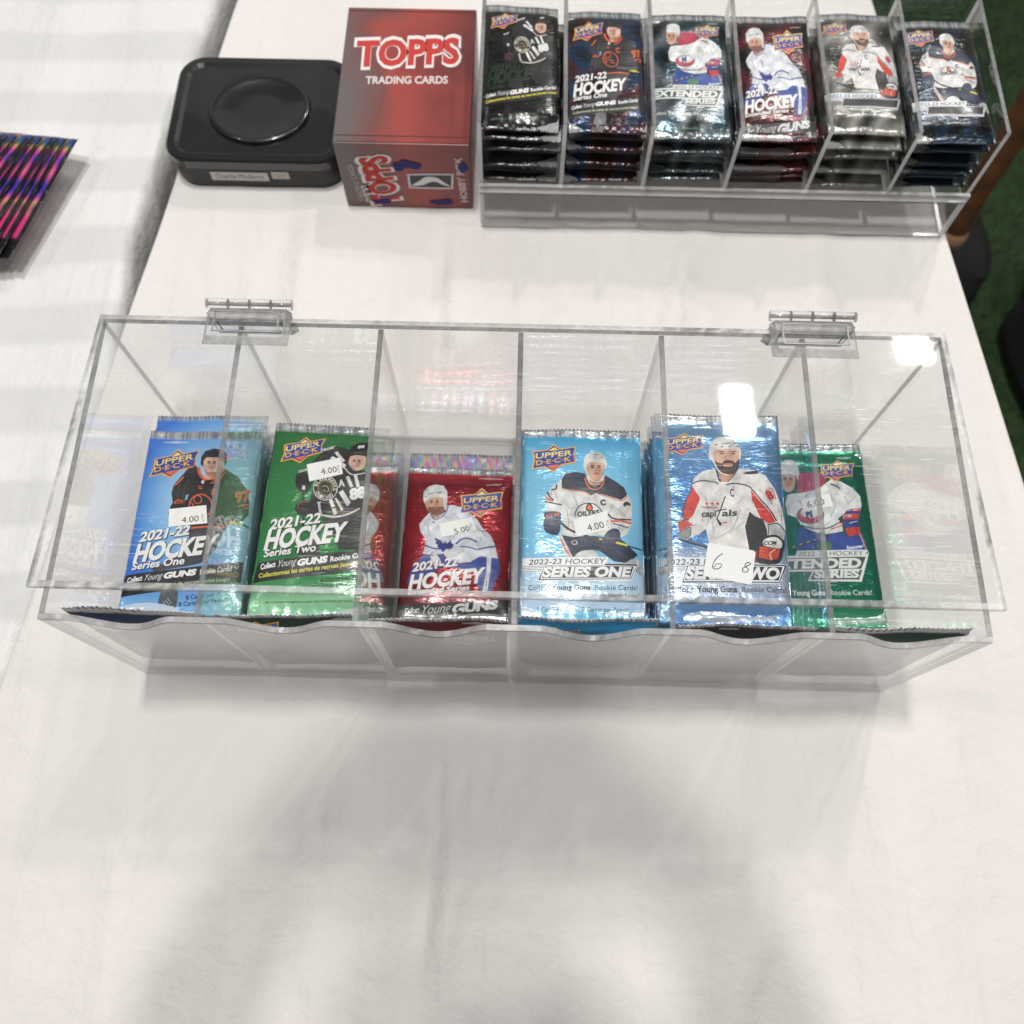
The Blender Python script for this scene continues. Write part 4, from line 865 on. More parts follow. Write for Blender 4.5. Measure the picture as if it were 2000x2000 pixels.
TOPLAB = {1: 'blue pack with black and orange jersey player and 4.00 sticker, topmost of its stack',
          2: 'green pack with black striped jersey player and 4.00 sticker, topmost of its stack',
          3: 'dark red pack with white and blue jersey and 5.00 sticker, topmost of its stack',
          4: 'light blue pack with navy shouldered white jersey and 4.00 sticker, topmost of its stack',
          5: 'steel blue pack with bearded player and handwritten sticker, top of tallest stack',
          6: 'emerald green pack with white and red jersey and 6.00 price, topmost of its stack'}
ORD = ['second', 'third', 'fourth', 'fifth', 'sixth', 'seventh', 'eighth', 'ninth', 'tenth', 'eleventh', 'twelfth', 'thirteenth', 'fourteenth', 'fifteenth', 'sixteenth', 'seventeenth', 'eighteenth', 'nineteenth', 'twentieth', 'twenty first', 'twenty second']

# ------------------------------------------------------------------ the setting: floor, drape, cloths
def lerp(a, b, t): return a + (b - a) * t
def grid_obj(name, f, us, vs_, mats, solid=0):
    V = [f(u, v) for v in vs_ for u in us]; n = len(us)
    F = [(j * n + i, j * n + i + 1, (j + 1) * n + i + 1, (j + 1) * n + i) for j in range(len(vs_) - 1) for i in range(n - 1)]
    me = bpy.data.meshes.new(name); me.from_pydata(V, [], F)
    for p in me.polygons: p.use_smooth = True
    return obj(name, me, None, mats)
def frange(a, b, n): return [a + (b - a) * i / n for i in range(n + 1)]

t = NT('artificial_turf'); nz = t.noise(26, 5, t.coords()); n2 = t.noise(420, 2, t.coords())
mixv = t.math('ADD', t.math('MULTIPLY', nz.outputs[0], .6), t.math('MULTIPLY', n2.outputs[0], .4))
p = t.pbsdf(t.ramp(mixv, [(.3, srgb('#1e3018')), (.55, srgb('#2e4624')), (.75, srgb('#435e34'))]), .9); t.l(t.bump(n2.outputs[0], .8, .004), p.inputs['Normal']); MAT['turf'] = t.m
FZ = -.73
fl = grid_obj('ground', lambda u, v: (u, v, FZ), frange(-3, 4, 14), frange(-2.5, 4, 13), (MAT['turf'],)); tag(fl, None, None, None, 'structure')
bm = bmesh.new(); rg = random.Random(3)
for i in range(15000):
    x, y = rg.uniform(.5, 1.25), rg.uniform(.25, 1.6); a = rg.uniform(0, 6.28); h = rg.uniform(.008, .02); w = .0011
    dx, dy = math.cos(a) * w, math.sin(a) * w; lx, ly = rg.uniform(-.008, .008), rg.uniform(-.008, .008)
    bm.faces.new([bm.verts.new((x - dx, y - dy, FZ)), bm.verts.new((x + dx, y + dy, FZ)), bm.verts.new((x + lx, y + ly, FZ + h))])
tf = bm_obj('turf_grass', bm, None, (plain('turf_blade', '#37522a', .8, 0, 20, .4, 0),)); tag(tf, 'short dark green artificial turf beside the table', 'turf', None, 'stuff')

def cloth_mat(name, col, stripes=False):
    t = NT(name); co = t.coords()
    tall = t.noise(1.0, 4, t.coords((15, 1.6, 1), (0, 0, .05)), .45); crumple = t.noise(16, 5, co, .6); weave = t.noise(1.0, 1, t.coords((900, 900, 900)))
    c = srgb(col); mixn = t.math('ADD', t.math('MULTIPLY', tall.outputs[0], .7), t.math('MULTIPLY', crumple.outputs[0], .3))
    v = t.ramp(mixn, [(.34, tuple(x * .93 for x in c[:3])), (.62, c[:3])]); rough = .85  # long darker streaks painted into the colour to stand for fold shading
    if stripes:
        ws = t.n('ShaderNodeTexWave', wave_type='BANDS', bands_direction='Y'); ws.inputs['Scale'].default_value = 4.4; ws.inputs['Distortion'].default_value = 1.2; ws.inputs['Detail'].default_value = 1
        t.l(t.coords((1, 1, 1), (0, 0, -.06)), ws.inputs['Vector'])
        st = t.ramp(ws.outputs['Fac'], [(.35, (0, 0, 0)), (.65, (1, 1, 1))])
        mx = t.n('ShaderNodeMix', data_type='RGBA', blend_type='MULTIPLY'); mx.inputs[0].default_value = 1; t.l(v, mx.inputs[6])
        t.l(t.ramp(st, [(0, (.88, .88, .89)), (1, (1, 1, 1))]), mx.inputs[7]); v = mx.outputs[2]
        rough = t.math('ADD', t.math('MULTIPLY', st, -.3), .8)
    p = t.pbsdf(v, rough)
    h = t.math('ADD', t.math('ADD', t.math('MULTIPLY', tall.outputs[0], 1.5), t.math('MULTIPLY', crumple.outputs[0], .9)), t.math('MULTIPLY', weave.outputs[0], .02))
    t.l(t.bump(h, .75, .010), p.inputs['Normal']); return t.m
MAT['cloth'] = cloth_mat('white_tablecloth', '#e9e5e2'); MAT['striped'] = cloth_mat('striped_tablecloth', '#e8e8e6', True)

def edgeL(y): return lerp(-.331, -.282, (y + .02) / .41)
def edgeR(y): return lerp(.355, .326, (y - .143) / .258)
FOLDS = [(-.235, -.02, .018, .0012), (-.055, -.03, .011, -.0020), (-.046, -.03, .008, .0012), (.09, .35, .012, .0020), (-.16, -.12, .014, .0018), (.2, .2, .012, .0016), (-.045, .02, .02, .0009), (.07, .12, .03, .0010), (-.15, .05, .028, .0010), (.22, -.08, .03, .0012), (.02, .3, .022, .0008), (.15, -.25, .02, .0007), (-.2, .3, .02, .0007), (-.1, -.12, .010, .0008), (.28, .05, .016, .0009)]
_r = random.Random(11)
FOLDS2 = FOLDS + [(_r.uniform(-.3, .32), _r.uniform(-.5, .5), _r.uniform(.005, .011), _r.uniform(.0004, .0008)) for _ in range(12)]
def foldz(x, y):
    z = 0
    for x0, sl, w, a in FOLDS2:
        d = x - x0 - sl * (y - .2) + .006 * math.sin(11 * y + x0 * 40); z += 2.4 * a * math.exp(-(d / w) ** 2)
    z += .0012 * math.sin(9 * x + 5 * y) + .0007 * math.sin(17 * y - 6 * x + 1) + .0007 * math.sin(26 * x - 21 * y) * math.sin(5 * y + 2 * x)
    k = 1 - .9 * max(0, min(1, (.30 - abs(x)) / .04)) * max(0, min(1, (y + .06) / .05)) * max(0, min(1, (.26 - y) / .07))
    k *= 1 - .85 * max(0, min(1, (y - .335) / .04))
    return z * k
DROPS = [i / 40 for i in range(41)]
def cloth_pt(u, y):
    L_, R_ = edgeL(y), edgeR(y)
    if u < 0:   # left hem hanging into the gap
        s = -u; r = .006; a = min(s / r, 1.57); x = L_ - r * math.sin(a); z = -r * (1 - math.cos(a)) - max(0, s - r * 1.57)
        return (x + .002 * math.sin(40 * y) * min(1, s * 30), y, z)
    if u > 1:
        s = u - 1; r = .008; a = min(s / r, 1.57); d = max(0, s - r * 1.57)
        x = R_ + r * math.sin(a) + d * .04 + .012 * math.sin(22 * y + 1) * min(1, d * 4); z = -r * (1 - math.cos(a)) - d
        return (x, y, z)
    x = lerp(L_, R_, u); e = min(1, u * 12, (1 - u) * 12)
    return (x, y, foldz(x, y) * e - .0016)
us = [-.07, -.05, -.03, -.02, -.014, -.0094, -.007, -.005, -.0025] + frange(0, 1, 150) + [1 + q for q in (.003, .006, .009, .0126, .02, .05, .1, .2, .3, .4, .5)]
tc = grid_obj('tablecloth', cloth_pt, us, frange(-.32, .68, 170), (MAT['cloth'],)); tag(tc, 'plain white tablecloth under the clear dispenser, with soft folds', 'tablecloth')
def gapx(y): return edgeL(y) - .004 - .022 * min(1, max(0, (y - .22) / .12))
def striped_pt(u, y):
    g = gapx(y)
    if u > 1:
        s = u - 1; r = .012; a = min(s / r, 1.57)
        return (g + r * math.sin(a) - .012, y, -.005 - r * (1 - math.cos(a)) - max(0, s - r * 1.57))
    x = lerp(-.95, g - .012, u)
    return (x, y, -.005 + .0009 * math.sin(30 * x + 8 * y) + .0007 * math.sin(60 * y + 10 * x) * (1 - u))
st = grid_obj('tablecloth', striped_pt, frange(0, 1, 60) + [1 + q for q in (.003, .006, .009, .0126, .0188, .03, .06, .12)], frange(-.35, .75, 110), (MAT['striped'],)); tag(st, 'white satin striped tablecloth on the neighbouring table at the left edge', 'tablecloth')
tb = bmesh.new(); 
add_box(tb, -.24, .285, -.3, .66, -.03, -.008, .003); tbo = empty('folding_table'); tag(tbo, 'narrow table hidden under the plain white cloth', 'table')
bm_obj('table_top', tb, tbo, (plain('table_board', '#c9c5bd', .6),))
for lx in (-.21, .26):
    for ly in (-.26, .62):
        b = bmesh.new(); add_box(b, lx - .014, lx + .014, ly - .014, ly + .014, FZ, -.031, .003); bm_obj('leg', b, tbo, (plain('leg_steel', '#6a6c70', .4, .8),))
def drape_pt(u, z): return (u, 1.56 + .02 * math.sin(34 * u) + .012 * math.sin(61 * u + z), z)
dr = grid_obj('drape', drape_pt, frange(-2, 2.4, 260), frange(FZ + .003, 1.2, 6), (plain('drape_fabric', '#efefed', .9),)); tag(dr, 'white pleated drape hanging behind the table', 'drape')

# ------------------------------------------------------------------ the clear dispenser
W2, HB, DP, TH = .24, .1495, .1761, .003
disp = empty('card_dispenser', (0, 0, -.0007)); tag(disp, 'clear acrylic six compartment card dispenser with a hinged lid slightly raised', 'dispenser')
# front panel with six thumb notches
def notch_profile(x0, x1, z):
    c = (x0 + x1) / 2; hw, dep, fl_ = .0262, .0185, .007; pts = []
    for i in range(23):
        t = -1 + 2 * i / 22
        a = abs(t); pts.append((c + t * hw, z - dep * (.5 + .5 * math.cos(math.pi * a)) ** .72))
    return pts
bm = bmesh.new(); xs = [-W2 + .08 * i for i in range(7)]
outline = [(-W2, 0), (W2, 0), (W2, HB)]
top = []
for i in range(6): top += notch_profile(xs[i], xs[i + 1], HB)
outline += [(x, z) for x, z in reversed(top)] + [(-W2, HB)]
RIM = .0024
top = [(-W2, HB)] + top + [(W2, HB)]
low = [(x, z - RIM) for x, z in top]
for yy in (0, TH):
    a_ = [bm.verts.new((x, yy, z)) for x, z in top]; b_ = [bm.verts.new((x, yy, z)) for x, z in low]
    for i in range(len(top) - 1):
        if top[i + 1][0] - top[i][0] > 1e-6: bm.faces.new([a_[i], a_[i + 1], b_[i + 1], b_[i]]).material_index = 1
    poly = [(-W2, 0), (W2, 0)] + low[::-1]; pv = [bm.verts.new((x, yy, z)) for x, z in poly]
    for q in tessellate_polygon([[Vector((x, z, 0)) for x, z in poly]]): bm.faces.new([pv[k] for k in q]).material_index = 0
bmesh.ops.remove_doubles(bm, verts=bm.verts[:], dist=1e-6)
gv = lambda x, y, z: bm.verts.new((x, y, z))
loop = [(-W2, 0), (W2, 0), (W2, HB - RIM)] + top[::-1] + [(-W2, HB - RIM)]
for (x0, z0), (x1, z1) in zip(loop, loop[1:] + loop[:1]):
    if abs(x0 - x1) + abs(z0 - z1) < 1e-6: continue
    bm.faces.new([gv(x0, 0, z0), gv(x1, 0, z1), gv(x1, TH, z1), gv(x0, TH, z0)]).material_index = 1 if z0 > HB - .03 and z1 > HB - .03 else 2
bmesh.ops.recalc_face_normals(bm, faces=bm.faces[:])
bm_obj('front_panel', bm, disp, (MAT['clear'], MAT['edge_light'], MAT['joint']))
g = .0002
sheet('back_panel', -W2, W2, DP - TH, DP, 0, HB, disp)
for s in (-1, 1):
    a, b = sorted((s * W2, s * (W2 - TH))); sheet('side_panel', a, b, TH + g, DP - TH - g, 0, HB, disp)
sheet('floor_panel', -W2 + TH + g, W2 - TH - g, TH + g, DP - TH - g, .0004, .0034, disp)
for i in range(1, 6): sheet('divider', xs[i] - TH / 2, xs[i] + TH / 2, TH + g, DP - TH - g, .0036, HB - .0002, disp)
# lid, hinged along the back edge and propped by the tallest stack
lid = sheet('lid', -W2, W2, -.1647, 0, 0, TH, disp, MAT['clear_lid'], 'edge_light', True)
bm = bmesh.new(); bm.from_mesh(lid.data)
tf_ = [f for f in bm.faces if f.normal.z > .95]; bmesh.ops.inset_region(bm, faces=tf_, thickness=.0030, depth=0, use_even_offset=True)
for f in bm.faces:
    if f.normal.z > .95:
        c = f.calc_center_median(); f.material_index = 0 if abs(c.x) < .1 and abs(c.y + .0823) < .05 else 1
bm.to_mesh(lid.data); bm.free()
lid.location = (0, DP, HB + .0006); lid.rotation_euler = (-.0841, 0, 0)
def hinge(x):
    h = empty('hinge', (x, DP, HB + .0045)); h.parent = disp; h.rotation_euler = (-.04, 0, 0)
    for nm, y0, y1, rot in (('lid_leaf', -.0190, .0030, 0), ('back_leaf', -.0190, .0030, 1)):
        b = bmesh.new(); w0, w1, t0, t1 = .0242, .0215, 0, .0042
        P_ = [(-w0, y0, t0), (w0, y0, t0), (w0, y1, t0), (-w0, y1, t0), (-w1, y0 + .0032, t1), (w1, y0 + .0032, t1), (w1, y1, t1), (-w1, y1, t1)]
        v = [b.verts.new(q) for q in P_]
        for f in ((3, 2, 1, 0), (4, 5, 6, 7), (0, 1, 5, 4), (1, 2, 6, 5), (2, 3, 7, 6), (3, 0, 4, 7)): b.faces.new([v[i] for i in f])
        es = [e for e in b.edges]; bmesh.ops.bevel(b, geom=es, offset=.0004, segments=2, profile=.6, affect='EDGES')
        # raised frame line moulded on the leaf
        for q in ((-w1 + .003, w1 - .003, y0 + .006, y0 + .0068), (-w1 + .003, w1 - .003, y1 - .003, y1 - .0022), (-w1 + .003, -w1 + .0038, y0 + .006, y1 - .0022), (w1 - .0038, w1 - .003, y0 + .006, y1 - .0022)):
            add_box(b, q[0], q[1], q[2], q[3], t1 + .00005, t1 + .0006)
        b.normal_update()
        for f in b.faces: f.material_index = 0 if abs(f.normal.z) > .97 and f.calc_area() > 1e-4 else 1
        o = bm_obj(nm, b, h, (MAT['clear'], MAT['edge_plain']))
        if rot: o.location = (0, .0015, -.0005); o.rotation_euler = (math.radians(98), 0, 0)
    for i in range(4):
        b = bmesh.new(); L0 = -.0243 + i * .01215
        r = bmesh.ops.create_cone(b, cap_ends=True, segments=24, radius1=.0031, radius2=.0031, depth=.01195)
        bmesh.ops.rotate(b, verts=r['verts'], matrix=Matrix.Rotation(math.pi / 2, 3, 'Y')); bmesh.ops.translate(b, verts=r['verts'], vec=(L0 + .0061, .0062, .0034))
        b.normal_update()
        for f in b.faces: f.material_index = 1 if abs(f.normal.x) > .9 else 0
        bm_obj('knuckle', b, h, (MAT['clear'], MAT['edge_plain']), True)
        b = bmesh.new(); r = bmesh.ops.create_cone(b, cap_ends=True, segments=12, radius1=.0011, radius2=.0011, depth=.0112)
        bmesh.ops.rotate(b, verts=r['verts'], matrix=Matrix.Rotation(math.pi / 2, 3, 'Y')); bmesh.ops.translate(b, verts=r['verts'], vec=(L0 + .0061, .0062, .0034)); bm_obj('pin', b, h, (MAT['edge_plain'],), True)
hinge(-.1545); hinge(.1645)

# packs in the dispenser
for k in range(1, 7):
    loc, rz, tx, ry, ln = TOP[k]
    make_pack(k, loc, (D(tx), D(-ry), D(rz)), TOPLAB[k], 'packs in the clear dispenser', length=ln)
    z = loc[2]; n = max(1, int((z - .0075) / .0080)); rg = random.Random(k * 7)
    for i in range(n):
        f = 1 - (i + 1) / (n + .5); zz = z - (i + 1) * (z - .0075) / n
        dy = .003 if not (k == 1 and i == 0) else .0155
        if k == 3: continue
        low_pack(k, (loc[0] + rg.uniform(-.0012, .0012), loc[1] + dy + rg.uniform(-.002, .003), zz), (D(tx * f), D(-ry * f), D(rz * f + rg.uniform(-1.5, 1.5))),
                 '%s pack, %s from the top of the %s' % (NAME[k], ORD[i], POS[k]), 'packs in the clear dispenser')
UPCOL = {1: ('#18244a', 'dark navy'), 2: ('#0e3018', 'very dark green'), 3: ('#5c0e18', 'deep maroon'), 4: ('#2690c4', 'teal blue'), 5: ('#14161c', 'black'), 6: ('#0e3428', 'blackish green')}
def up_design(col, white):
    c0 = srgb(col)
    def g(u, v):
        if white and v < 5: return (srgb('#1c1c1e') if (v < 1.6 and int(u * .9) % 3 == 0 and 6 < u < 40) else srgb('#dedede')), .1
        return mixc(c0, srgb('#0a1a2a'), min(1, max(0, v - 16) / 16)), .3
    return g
# packs stood upright behind the front panel, printed side out
UPC = {1: -.1990, 2: -.1203, 3: -.0400, 4: .0392, 5: .1200, 6: .1998}
for k in range(1, 7):
    dz = {4: .0838, 3: .0722, 1: .0765, 2: .0735, 5: .0740, 6: .0778}[k]
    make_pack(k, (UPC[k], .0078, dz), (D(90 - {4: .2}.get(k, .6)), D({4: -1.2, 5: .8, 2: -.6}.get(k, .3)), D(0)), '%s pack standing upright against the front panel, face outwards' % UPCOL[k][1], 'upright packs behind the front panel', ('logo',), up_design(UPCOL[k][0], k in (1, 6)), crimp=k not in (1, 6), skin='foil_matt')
# a many-coloured foil pack pushed in behind the red stack
def dh(u, v):
    c = grad([(0, '#d85f9a'), (.2, '#b9a0e0'), (.35, '#63b7a8'), (.5, '#d6c46a'), (.65, '#e06a8e'), (.8, '#7f7fd0'), (1, '#5fae9c')], (u / 66 * 1.7 + .3 * math.sin(v * .5 + u * .7)) % 1)
    return c, .15
DES[7] = dh
low_pack(7, (-.0395, .0945, .0095), (0, 0, D(.5)), 'many coloured holographic pack showing behind the dark red stack', 'packs in the clear dispenser')

# ------------------------------------------------------------------ things behind the dispenser
def flat_art(name, els, parent, frame, mat='paper'):
    """flat print on a plane: frame = origin, unit vector of u, unit vector of v (mm, v downwards), normal"""
    o_, eu, ev, en = (Vector(q) for q in frame)
    me = art_mesh(name, els, lambda u, v: (u / 1000, -v / 1000, 0), .04, .05, False)
    for v in me.vertices: v.co = o_ + eu * v.co.x - ev * v.co.y + en * v.co.z
    return obj(name, me, parent, (MAT[mat],))
# ---- card box
cb = empty('card_box', (-.0915, .378, 0)); tag(cb, 'dark red cardboard card box with sideways TOPPS lettering', 'box')
t = NT('printed_carton'); nz = t.noise(16, 3, t.coords((1, 1, .7))); sx_ = t.n('ShaderNodeSeparateXYZ'); tcx = t.n('ShaderNodeTexCoord'); t.l(tcx.outputs['Object'], sx_.inputs[0])
f = t.math('ADD', t.math('MULTIPLY', sx_.outputs[0], 9), nz.outputs[0])
t.l(t.pbsdf(t.ramp(f, [(.0, srgb('#6d6463')), (.35, srgb('#7a4c4a')), (.5, srgb('#a24a44')), (.75, srgb('#8c3f3c')), (1, srgb('#6c3434'))]), .35).outputs[0], t.out.inputs[0]); MAT['carton'] = t.m
b = bmesh.new(); add_box(b, -.0505, .0505, 0, .135, 0, .0700, .0012, 0, 2); bm_obj('carton', b, cb, (MAT['carton'],))
fr = ((-.0505, -.0003, .0700), (1, 0, 0), (0, 0, -1), (0, -1, 0))
TT = lambda l, c, s, q, h, sh=0, bo=0.: ['x', l, c, 't', s, q, h, sh, bo]
RR = lambda l, c, u0, v0, u1, v1: ['x', l, c, 'p', [u0, v0, u1, v0, u1, v1, u0, v1]]
flat_art('brand_lettering', [TT(1, '#e8e2e0', 'TOPPS', [44, 66.5, 38, 10], 22, -.05, .09), TT(2, '#c23a36', 'TOPPS', [42.6, 65, 37.2, 11.5], 19.5, -.05, .045)], cb, fr)
flat_art('emblem', [['x', 1, '#dcdcdc', 's', [54, 31, 85, 30, 87, 33, 86, 45, 84, 47, 54, 47, 52, 45, 52, 33]], ['x', 2, '#4a4a4c', 's', [55.5, 32.5, 84, 31.6, 85.4, 34, 84.6, 44.5, 83, 45.5, 55.5, 45.5, 53.6, 44, 53.6, 34]], ['x', 3, '#e4e4e4', 's', [54, 44, 60, 39, 66, 34, 74, 34.5, 79, 39, 84, 44, 78, 42, 73, 39, 68, 40, 63, 43]]], cb, fr)
for e in (TT(1, '#cfc6c4', 'TRADING CARDS', [15, 63, 11, 22], 4), TT(1, '#cfc6c4', '2022', [22, 64, 20, 44], 6, 0, .05), TT(1, '#cdb9b6', 'HOBBY BOX', [97, 62, 94, 12], 5, 0, .05)): flat_art('small_print', [e], cb, fr)
for q in ([42, 20, 46, 19, 50, 16, 60, 19, 64, 21, 60, 26, 52, 24, 48, 28, 43, 27], [20, 62, 26, 61, 34, 59, 36, 64, 30, 66, 24, 66], [66, 62, 72, 61, 82, 59, 85, 64, 78, 66, 72, 66], [91, 22, 95, 17, 99, 24, 96, 27, 94, 29]): flat_art('ink_mark', [['x', 4, '#2a2568', 's', q]], cb, fr)
b = bmesh.new(); add_box(b, -.0501, .0501, .001, .134, .0702, .0708, .0002); bm_obj('box_flap', b, cb, (MAT['carton'],))
frt = ((-.0505, 0, .0711), (1, 0, 0), (0, 1, 0), (0, 0, 1)); frt = ((-.0505, .134, .0709), (1, 0, 0), (0, -1, 0), (0, 0, 1))
flat_art('brand_lettering', [TT(1, '#e8e2e0', 'TOPPS', [9, 62, 92, 56], 27, .05, .08), TT(2, '#c23a36', 'TOPPS', [11, 60.5, 90, 55], 24, .05, .04)], cb, frt)
flat_art('small_print', [TT(1, '#dcd2d0', 'TRADING CARDS', [20, 78, 82, 76], 7, 0, .03)], cb, frt)
for v0 in (3, 127): flat_art('seam', [RR(1, '#4a2c2c', 1, v0, 100, v0 + .7)], cb, frt)
# ---- black tin
tin = empty('storage_tin', (-.214, .395, 0)); tag(tin, 'glossy black rounded tin with a white name label on its front', 'tin')
MAT['black'] = plain('black_lacquer', '#1b1b1d', .28, 0, 40, .15, .05, **{'Coat Weight': .6}); MAT['black_matt'] = plain('black_paint', '#252628', .5, 0, 80, .15, .1)
def rrect(w, d, r, n=8):
    pts = []
    for cx, cy_, a0 in ((w - r, r, -90), (w - r, d - r, 0), (-w + r, d - r, 90), (-w + r, r, 180)):
        for i in range(n + 1): a = D(a0 + 90 * i / n); pts.append((cx + r * math.cos(a), cy_ + r * math.sin(a)))
    return pts
def loft(bm, rings, cap=True):
    prev = None
    for ring in rings:
        cur = [bm.verts.new(q) for q in ring]
        if prev:
            n = len(cur)
            for i in range(n): bm.faces.new([prev[i], prev[(i + 1) % n], cur[(i + 1) % n], cur[i]])
        else: first = cur
        prev = cur
    if cap: bm.faces.new(prev); bm.faces.new(first[::-1])
def rr3(w, d, r, z, ins=0): return [(x, y + ins, z) for x, y in rrect(w - ins, d - 2 * ins, max(r - ins, .002))]
b = bmesh.new(); loft(b, [rr3(.069, .105, .02, 0, .002), rr3(.069, .105, .02, .002), rr3(.069, .105, .02, .0205)]); bm_obj('tin_body', b, tin, (MAT['black_matt'],), False)
b = bmesh.new(); loft(b, [rr3(.0705, .108, .021, .0208, .0005), rr3(.0705, .108, .021, .0290), rr3(.0705, .108, .021, .0305, .0015), rr3(.0705, .108, .021, .0305, .007), rr3(.0705, .108, .021, .0285, .010)])
lo = bm_obj('tin_lid', b, tin, (MAT['black'],), False); lo.location = (0, -.0015, 0)
b = bmesh.new(); ring = lambda r, z: [(r * 1.15 * math.cos(a * math.pi / 24), .054 + r * math.sin(a * math.pi / 24), z) for a in range(48)]
loft(b, [ring(.036, .0286), ring(.035, .0310), ring(.032, .0318), ring(.029, .0300), ring(.015, .0296)]); r_ = bm_obj('embossed_ring', b, lo, (MAT['black'],), True)
fr = ((-.040, -.0003, .0200), (1, 0, 0), (0, 0, -1), (0, -1, 0))
flat_art('name_label', [RR(1, '#c9c9c9', 3, 3.2, 49, 12.6), TT(2, '#55555a', 'Charlie Moderns', [7, 10.4, 45, 10.2], 5.2)], tin, fr)
flat_art('price_label', [RR(1, '#c2bcb8', 52, 2.0, 66, 9.8), TT(2, '#9a8a84', '10.00', [55, 7.6, 63, 7.4], 3)], tin, fr)
# ---- second clear organiser with stacks of dark packs
ox0, ox1, oy0, oy1 = -.034, .332, .360, .492; OH = .108
org = empty('card_organiser', (0, 0, .0008)); tag(org, 'clear acrylic six slot organiser filled with dark foil packs behind the dispenser', 'organiser')
sheet('front_lip', ox0, ox1, oy0, oy0 + .003, .040, .0475, org, None, 'edge_light'); sheet('back_panel', ox0, ox1, oy1 - .003, oy1, 0, OH, org)
sheet('front_apron', ox0, ox1, oy0, oy0 + .003, 0, .0385, org)
for a in (ox0 - .0002, ox1 - .0028): sheet('side_panel', a, a + .003, oy0 + .0032, oy1 - .0032, 0, OH, org)
sheet('shelf', ox0 + .003, ox1 - .003, oy0 + .0032, oy1 - .0032, .0390, .0420, org)
pit = (ox1 - ox0) / 6
for i in range(1, 6): sheet('divider', ox0 + pit * i - .0015, ox0 + pit * i + .0015, oy0 + .0032, oy1 - .0032, .0422, OH, org)
def far_design(cols, foil):
    def f(u, v):
        s = .5 + .5 * math.sin(u * .11 + 1.2 * math.sin(v * .07)) * math.sin(v * .09 + u * .05)
        return grad([(i / (len(cols) - 1), c) for i, c in enumerate(cols)], s), foil
    return f
FAR = [(['#08080a', '#101012', '#1c1c1e'], .2, 'black'), (['#0e1420', '#1c3a5c', '#4a1c16', '#0c0c0e'], .4, 'navy and rust'), (['#0c0f12', '#2c4a56', '#8c9498', '#101214'], .7, 'silver and teal'),
       (['#0a0a0b', '#1c1c1e', '#6a2428', '#0c0c0d'], .35, 'black and red'), (['#0e0e0e', '#5c5c58', '#a8a8a2', '#24241c'], .35, 'grey and white'), (['#07080a', '#0b0c10', '#163048', '#07080a'], .4, 'black and blue')]
ORDW = ['first', 'second', 'third', 'fourth', 'fifth', 'sixth', 'seventh']
SLOT = ['first slot', 'second slot', 'third slot', 'fourth slot', 'fifth slot', 'sixth slot']
for i, (cols, foil, nm) in enumerate(FAR):
    me = wrapper_mesh('wrapper', surf_fn(60 + i, 3.2), far_design(cols, foil), 54, 28); me.materials.append(MAT['foil']); rg = random.Random(90 + i)
    for j in range(7):
        r = empty('card_pack', (ox0 + pit * (i + .5) + rg.uniform(-.002, .002), oy0 + .0655 + rg.uniform(-.003, .005), .0468 + .0078 * j), (D(rg.uniform(-1.5, 1.5)), D(rg.uniform(-1.5, 1.5)), D(rg.uniform(-1, 1))))
        r.scale = (.84, .98, 1.05)
        tag(r, '%s foil pack, %s from below in the %s of the far organiser' % (nm, ORDW[j], SLOT[i]), 'card pack', 'packs in the far organiser')
        o = bpy.data.objects.new('wrapper', me); COL.objects.link(o); o.parent = r
        if j == 6:
            for p_ in ('logo', 'player', 'lettering'): obj(PARTNAME[p_], art_mesh(PARTNAME[p_], [e for e in ART[(2, 1, 6, 3, 5, 4)[i]] if e[0] == p_ and e[1] < (9 if p_ != 'lettering' else 6)], surf_fn(60 + i, 3.2)), r, (MAT['photo' if p_ == 'player' else 'ink'],))
# ---- fanned packs on the striped cloth
def fan_design(u, v):
    s = (math.sin(u * .23 + v * .08) + math.sin(u * .11 - v * .19 + 1.3) + 2) / 4
    c = grad([(0, '#2a2c8c'), (.25, '#6a4cc0'), (.45, '#e0549a'), (.6, '#f07fae'), (.75, '#e8c458'), (.9, '#4a8a78'), (1, '#2f3fb0')], s)
    if v > 58: c = mixc(c, srgb('#e0468c'), min(1, (v - 58) / 22))
    if v > 97 or u > 63.6 or u < 1.5: c = srgb('#1b1b1c')
    return c, .25
me = wrapper_mesh('wrapper', surf_fn(80, 2.4), fan_design, 34, 40, crimp=False); me.materials.append(MAT['foil'])
NF = 11; FW = ['rightmost', 'second from the right', 'third from the right', 'fourth from the right', 'fifth from the right', 'sixth from the right', 'seventh from the right', 'eighth from the right', 'leftmost']
FW = FW[:8] + ['ninth from the right', 'tenth from the right', 'leftmost']
for i in range(NF):
    ang = D(-14.5 - 1.1 * i + (i * 7 % 3 - 1) * .6); d = .0060 * i + (i * 5 % 3) * .0007
    r = empty('card_pack', (-.4055 - d * 1.0,   .3700 - d * .12, .0110 + .0022 * i), (D(1), D(-15), ang)); tag(r, 'pink and purple pack, %s in the fanned row on the striped cloth' % FW[i], 'card pack', 'fanned packs on the striped cloth')
    o = bpy.data.objects.new('wrapper', me); COL.objects.link(o); o.parent = r
